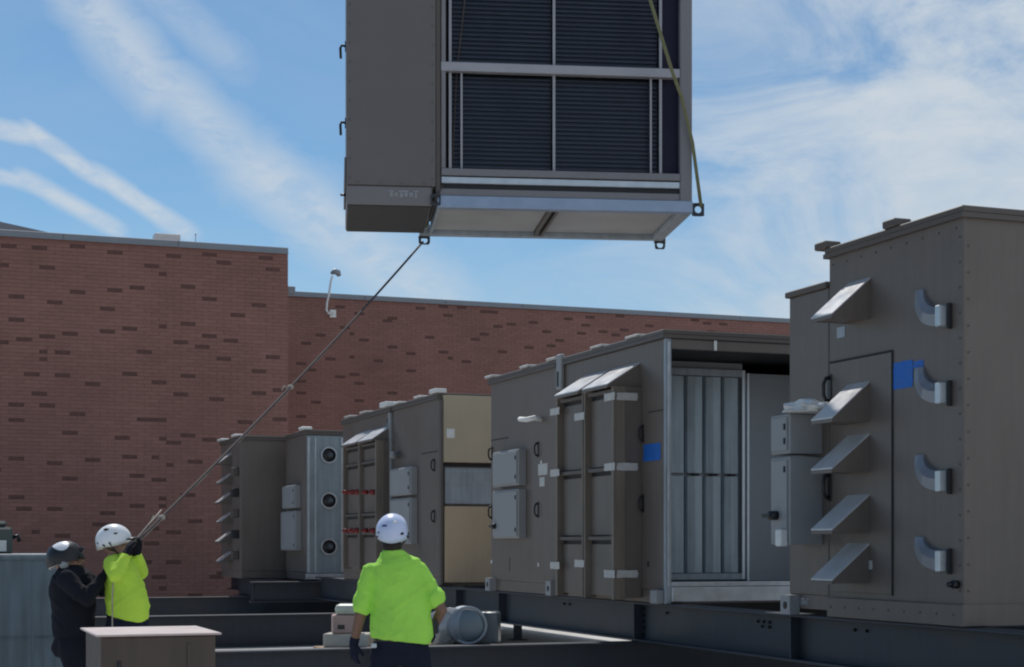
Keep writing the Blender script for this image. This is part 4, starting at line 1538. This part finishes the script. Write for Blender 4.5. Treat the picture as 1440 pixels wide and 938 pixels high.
def helmet(parent, c, M, m, trim=BLACKP, marks=(), lamp=False, visor=False, band=False):
    h = MB()
    n, mm = 28, 9
    rx, ry, rz = .112, .132, .120
    vs, fs = [(0, .012, .035 + rz)], []
    for i in range(1, mm + 1):
        a = math.pi / 2 * i / mm * 1.16
        for k in range(n):
            t = 2 * math.pi * k / n
            x, y = rx * math.sin(a) * math.cos(t), ry * math.sin(a) * math.sin(t)
            z = rz * math.cos(a)
            if i >= mm - 1:
                drop = .028 * max(0, math.sin(t)) ** 2 + .018 * abs(math.cos(t)) ** 3
                z -= drop * (i - mm + 2) / 2
                if i == mm:
                    x *= 1.02; y *= 1.03
            # shallow ridges fore and aft
            rg = .0065 * math.cos(5 * t) * math.sin(a) ** 2
            vs.append((x * (1 + rg * 6), .012 + y, .035 + z))
    for k in range(n): fs.append((0, 1 + k, 1 + (k + 1) % n))
    for i in range(mm - 1):
        for k in range(n): fs.append((1 + i * n + k, 1 + (i + 1) * n + k, 1 + (i + 1) * n + (k + 1) % n, 1 + i * n + (k + 1) % n))
    # inner wall
    base = len(vs)
    for k in range(n):
        p = vs[1 + (mm - 1) * n + k]
        vs.append((p[0] * .93, .012 + (p[1] - .012) * .93, p[2] + .004))
    for k in range(n): fs.append((1 + (mm - 1) * n + k, base + k, base + (k + 1) % n, 1 + (mm - 1) * n + (k + 1) % n))
    top = len(vs)
    for k in range(n):
        p = vs[base + k]
        vs.append((p[0] * .8, .012 + (p[1] - .012) * .8, p[2] + .08))
    for k in range(n): fs.append((base + k, top + k, top + (k + 1) % n, base + (k + 1) % n))
    fs.append(tuple(range(top + n - 1, top - 1, -1)))
    h.add(vs, fs, True)
    T = Matrix.Translation(c) @ M
    o = h.xf(T).build('helmet', m, parent)
    s = MB()
    for q in (-1, 1):
        s.loft([(q * .112, .02, .02), (q * .086, -.01, -.05), (q * .04, -.055, -.105), (0, -.065, -.118)], .006, ref=(0, 1, 0), n=6)
        s.loft([(q * .108, .07, .01), (q * .09, .03, -.03), (q * .088, .0, -.045)], .006, ref=(0, 1, 0), n=6)
    s.xf(T).build('chin_strap', BLACKP, o)
    for (az_, el, w, mk) in marks:
        a = R(az_); e = R(el)
        p = Vector((rx * math.cos(e) * math.sin(a), .012 + ry * math.cos(e) * math.cos(a), .035 + rz * math.sin(e)))
        q = MB().ell((0, 0, 0), (w, w * .35, w * .6), 10, 6)
        nrm = Vector((p.x / rx ** 2, (p.y - .012) / ry ** 2, (p.z - .035) / rz ** 2)).normalized()
        q.xf(T @ Matrix.Translation(p) @ nrm.to_track_quat('Y', 'Z').to_matrix().to_4x4())
        q.build('helmet_mark', mk, o)
    if band:
        bb = MB()
        n2, m2 = 48, 8
        vs2, fs2 = [], []
        for i in range(m2 + 1):
            for k in range(n2):
                t = 2 * math.pi * k / n2
                up = 31 + 24 * max(0, math.cos(t - math.pi)) * (1 if True else 0) - 14 * math.sin(3 * t + .6)
                a = R(up + (101 - up) * i / m2)
                dr = .022 * (i / m2) ** 2
                vs2.append((rx * 1.05 * math.sin(a) * math.cos(t), .012 + ry * 1.055 * math.sin(a) * math.sin(t), .035 + rz * 1.03 * math.cos(a) - dr))
        for i in range(m2):
            for k in range(n2): fs2.append((i * n2 + k, i * n2 + (k + 1) % n2, (i + 1) * n2 + (k + 1) % n2, (i + 1) * n2 + k))
        bb.add(vs2, fs2, True)
        bb.xf(T).build('dark_band', BLACKP, o)
    if visor:
        v = MB().ell((0, -.125, .028), (.085, .055, .010), 16, 6)
        v.xf(T).build('peak', BLACKP, o)
    if lamp:
        v = MB().bbox(-.026, .026, -.142, -.112, .045, .078, .006)
        v.xf(T).build('head_lamp', BLACKP, o)
    return o


def limb(b, pts, rad, ref=(0, 1, 0)):
    """denser limb with a little muscle swell"""
    P_ = [Vector(p) for p in pts]
    out, rr_ = [], []
    for i in range(len(P_) - 1):
        for k in range(4):
            t = k / 4
            out.append(P_[i].lerp(P_[i + 1], t))
            r0, r1_ = rad[i], rad[i + 1]
            rr_.append((r0 + (r1_ - r0) * t) * (1 + .05 * math.sin(math.pi * t)))
    out.append(P_[-1]); rr_.append(rad[-1])
    b.loft(out, rr_, ref=ref, n=14)
    for p, r_ in zip(P_, rad): b.ell(p, (r_, r_, r_), 12, 8)


def rings(b, rs, n=24):
    """torso of elliptical rings: (x, y, z, half width, half depth)"""
    b.loft([(r_[0], r_[1], r_[2]) for r_ in rs], [(r_[3], r_[4]) for r_ in rs], ref=(0, 1, 0), n=n)


def person(label, px0, z, J, shirt_m, pants_m, skin_m, torso, sleeves, helm, gloves, boots=BOOT, hat_opts={}, facing=0, group=None):
    p0 = at(px0, HOR, z)
    root = empty('person', label, 'person', (p0.x, p0.y, 0), -TH)
    if group: root['group'] = group
    V = Vector
    Mh_ = J['head_rot']
    # --- body
    b = MB()
    head_parts(b, V(J['head']), Mh_)
    nk = V(J['neck'])
    b.loft([nk + V((0, 0, -.06)), nk, V(J['head']) + V((0, 0.01, -.04))], [.062, .056, .055], n=14)
    rings(b, [(r_[0], r_[1], r_[2], r_[3] * .86, r_[4] * .86) for r_ in torso])
    for a in J['arms']:
        limb(b, [a['s'], a['e'], a['w']], [.050, .041, .027])
        hand_parts(b, a['w'], a['hd'], a['pn'], a['side'], a.get('curl', .6))
    for l in J['legs']:
        limb(b, [l['h'], l['k'], l['a']], [.080, .055, .038])
        f = V(l['toe'])
        an = V(l['a'])
        b.loft([an + V((0, 0, -.03)) - f * .04, an + V((0, 0, -.05)) + f * .06, an + V((0, 0, -.06)) + f * .17], [(.036, .04), (.042, .03), (.032, .018)], ref=(0, 0, 1), n=10)
    remesh(b, 'body', skin_m, root, .0095, 3)
    # --- shirt
    s = MB()
    rings(s, torso)
    for a in J['arms']:
        S_, E_, W_ = V(a['s']), V(a['e']), V(a['w'])
        if sleeves == 'short':
            en = S_.lerp(E_, a.get('sl', .78))
            r3_ = a.get('sr', .078)
            limb(s, [S_, S_.lerp(E_, .5), en], [.070, .066, r3_])
            s.loft([en, en + (E_ - S_).normalized() * .02], [r3_, r3_ * .98], n=14)
        else:
            limb(s, [S_, E_, W_.lerp(E_, .06)], [.072, .054, .042])
    sh = remesh(s, 'shirt', shirt_m, root, .0085, 3, .010, (3.0, 3.0, 6.5))
    # --- trousers
    t = MB()
    h0 = torso[0]
    hips = [l['h'] for l in J['legs']]
    zb_ = min(h[2] for h in hips)
    cx = sum(h[0] for h in hips) / 2; cy = sum(h[1] for h in hips) / 2
    rings(t, [(cx, cy, zb_ - .08, .15, .11), (cx, cy, zb_, .185, .135), (h0[0], h0[1], h0[2] + .04, h0[3] * .92, h0[4] * .92)])
    for l in J['legs']:
        limb(t, [l['h'], l['k'], V(l['a']) + V((0, 0, .02))], [.105, .082, .074])
    remesh(t, 'trousers', pants_m, root, .012, 3, .008, (6, 6, 8))
    bt = MB().loft([(h0[0], h0[1], h0[2] + .0), (h0[0], h0[1], h0[2] + .035)], [(h0[3] * .95, h0[4] * .95)] * 2, n=24)
    bt.build('belt', BLACKP, root)
    # --- boots, gloves
    for l in J['legs']:
        f = V(l['toe']); an = V(l['a'])
        q = MB()
        q.loft([an + V((0, 0, .10)), an + V((0, 0, .0)), an + V((0, 0, -.06))], [.058, .052, .052], n=12)
        g0 = V((an.x, an.y, .045))
        q.loft([g0 - f * .08, g0 - f * .03, g0 + f * .08, g0 + f * .17, g0 + f * .21], [(.035, .038), (.045, .044), (.050, .042), (.048, .036), (.025, .02)], ref=(0, 0, 1), n=12)
        q.box(-.0, .0, 0, 0, 0, 0) if False else None
        remesh(q, 'boot', boots, root, .012, 2)
    if gloves:
        for a in J['arms']:
            q = MB()
            hand_parts(q, a['w'], a['hd'], a['pn'], a['side'], a.get('curl', .6), grow=.0035)
            W_, E_ = V(a['w']), V(a['e'])
            q.loft([W_.lerp(E_, .22), W_, W_ + V(a['hd']).normalized() * .03], [.036, .034, .034], n=10)
            remesh(q, 'glove', gloves, root, .007, 1)
    hm = helmet(root, V(J['head']), Mh_, helm, **hat_opts)
    return root, sh


# man in the middle, seen from behind, looking up at the load
zm = 11.5
s_ = zm / F
def q(px, py, y=0, px0=553): return ((px - px0) * s_, y, EYE + (HOR - py) * s_)


torso = [(q(564, 901)[0], 0, q(0, 901)[2], .205, .145), (q(565, 893)[0], 0, q(0, 893)[2], .218, .158), (q(564, 875)[0], 0, q(0, 875)[2], .218, .160),
         (q(564, 850)[0], 0, q(0, 850)[2], .203, .150), (q(561, 825)[0], 0, q(0, 825)[2], .190, .145), (q(558, 806)[0], 0, q(0, 806)[2], .185, .138),
         (q(555, 792)[0], 0, q(0, 792)[2], .180, .118), (q(554, 783)[0], 0, q(0, 784)[2], .112, .092), (q(553, 777)[0], 0, q(0, 777)[2], .088, .078),
         (q(553, 773)[0], 0, q(0, 773)[2], .072, .072)]
Jm = dict(head=q(552, 752, .02), neck=q(552, 772, .0),
          head_rot=Matrix.Rotation(math.pi, 4, 'Z') @ Matrix.Rotation(R(-16), 4, 'X'),
          arms=[dict(s=q(522, 805), e=q(507, 865, -.02), w=q(497, 905, .03), hd=(-.02, .10, -1), pn=(.7, .7, 0), side=1, curl=.55, sr=.069),
                dict(s=q(589, 804), e=q(621, 858, .0), w=q(605, 890, .20), hd=(-.55, .6, -.35), pn=(-.2, -.3, -.9), side=-1, curl=.8, sr=.080, sl=.66)],
          legs=[dict(h=(-.06, 0, .93), k=(-.09, .03, .50), a=(-.11, 0, .10), toe=(-.15, 1, 0)),
                dict(h=(.16, 0, .93), k=(.20, .03, .50), a=(.21, 0, .10), toe=(.2, 1, 0))])
mid, _s = person('man in lime green T-shirt and white helmet, seen from behind', 553, zm, Jm, HIVIS, NAVY, SKIN, torso, 'short', HELMB, NAVY,
                 hat_opts=dict(marks=((28, 32, .017, STICK), (36, 30, .013, STICK), (-42, 2, .017, BLACKP), (58, 2, .012, BLACKP), (-20, 45, .016, WHITE)), lamp=False))
p = q(610, 880, .06)
hr = MB().ell((Jm['neck'][0], -.035, Jm['head'][2] - .075), (.068, .05, .055), 14, 10)
hr.build('hair', HAIR, mid)
MB().bbox(p[0] - .03, p[0] + .03, p[1] - .03, p[1] + .03, p[2] - .06, p[2] + .05, .01).build('belt_radio', BLACKP, mid)
p = q(528, 907, -.13)
MB().bbox(p[0] - .02, p[0] + .02, p[1] - .012, p[1] + .01, p[2] - .012, p[2] + .02, .005).build('keys', GALV, mid)

# man in lime, far left pair, pulling the line; faces image right, leaning back
zg = 12.0
s_ = zg / F
def qg(px, py, y=0): return ((px - 165) * s_, y, EYE + (HOR - py) * s_)


torso = [(qg(178, 870)[0], 0, qg(0, 870)[2], .150, .165), (qg(180, 862)[0], 0, qg(0, 862)[2], .155, .17), (qg(179, 845)[0], 0, qg(0, 845)[2], .155, .17),
         (qg(175, 825)[0], 0, qg(0, 825)[2], .142, .168), (qg(171, 808)[0], 0, qg(0, 808)[2], .125, .175), (qg(168, 795)[0], 0, qg(0, 795)[2], .105, .165),
         (qg(166, 786)[0], 0, qg(0, 786)[2], .085, .12), (qg(164, 779)[0], 0, qg(0, 779)[2], .07, .07)]
rot_right = lambda up: Matrix.Rotation(R(90), 4, 'Z') @ Matrix.Rotation(R(-up), 4, 'X')
# facing local -Y rotated by +90 about Z -> +X
Jg = dict(head=qg(163, 766, 0), neck=qg(163, 779, 0), head_rot=rot_right(8),
          arms=[dict(s=qg(166, 794, -.15), e=qg(175, 808, -.27), w=qg(184, 783, -.17), hd=(.25, .35, .9), pn=(.6, .6, .2), side=1, curl=1.1),
                dict(s=qg(170, 794, .14), e=qg(190, 805, .20), w=qg(188, 782, .08), hd=(.1, -.3, 1), pn=(.4, -.9, .2), side=-1, curl=1.1)],
          legs=[dict(h=(.08, -.09, 1.0), k=(.16, -.11, .55), a=(.22, -.12, .10), toe=(1, -.1, 0)),
                dict(h=(.08, .10, 1.0), k=(-.02, .12, .55), a=(-.08, .14, .10), toe=(1, .1, 0))])
gm, _s = person('man in a yellow-lime long-sleeved shirt and white helmet hauling on the tag line', 165, zg, Jg, HIVIS2, NAVY, SKIN2, torso, 'long', HELM, BLACKF,
                hat_opts=dict(marks=((-112, 22, .015, BLACKP), (-75, 44, .022, BLACKP), (-40, -4, .011, BLACKP)), visor=True))

# man in black beside him
def qb(px, py, y=0): return ((px - 97) * s_, y, EYE + (HOR - py) * s_)


torso = [(qb(103, 896)[0], 0, qb(0, 896)[2], .135, .165), (qb(103, 880)[0], 0, qb(0, 880)[2], .15, .175), (qb(104, 860)[0], 0, qb(0, 860)[2], .155, .18),
         (qb(103, 840)[0], 0, qb(0, 840)[2], .165, .19), (qb(101, 822)[0], 0, qb(0, 822)[2], .165, .20), (qb(99, 810)[0], 0, qb(0, 810)[2], .14, .18),
         (qb(98, 802)[0], 0, qb(0, 802)[2], .10, .13), (qb(97, 795)[0], 0, qb(0, 795)[2], .075, .08)]
Jb = dict(head=qb(95, 790, 0), neck=qb(96, 802, 0), head_rot=rot_right(16),
          arms=[dict(s=qb(103, 814, -.18), e=qb(133, 842, -.24), w=qb(149, 814, -.14), hd=(.45, .25, .9), pn=(.7, .5, -.2), side=1, curl=1.1),
                dict(s=qb(106, 812, .16), e=qb(134, 830, .20), w=qb(152, 806, .06), hd=(.6, -.2, .8), pn=(.3, -.9, -.2), side=-1, curl=1.1)],
          legs=[dict(h=(.05, -.09, .95), k=(.18, -.11, .52), a=(.12, -.12, .10), toe=(1, -.1, 0)),
                dict(h=(.05, .10, .95), k=(.10, .12, .52), a=(-.10, .14, .10), toe=(1, .1, 0))])
bm_, _s = person('man in black jacket, dark patched white helmet and ear muffs, looking up', 97, zg, Jb, BLACKF, BLACKF, SKIN2, torso, 'long', HELM, BLACKF,
                 hat_opts=dict(marks=(), band=True, lamp=True))
M_ = Matrix.Translation(Jb['head']) @ Jb['head_rot']
for sx in (-1, 1):
    e = MB().ell((sx * .092, .005, -.01), (.026, .036, .045), 14, 10)
    e.xf(M_).build('ear_muff', mat('muff_grey', (.30, .32, .33), .5), bm_)
be = MB().ell((0, -.062, -.078), (.050, .042, .045), 12, 8); be.xf(M_).build('beard', HAIR, bm_)
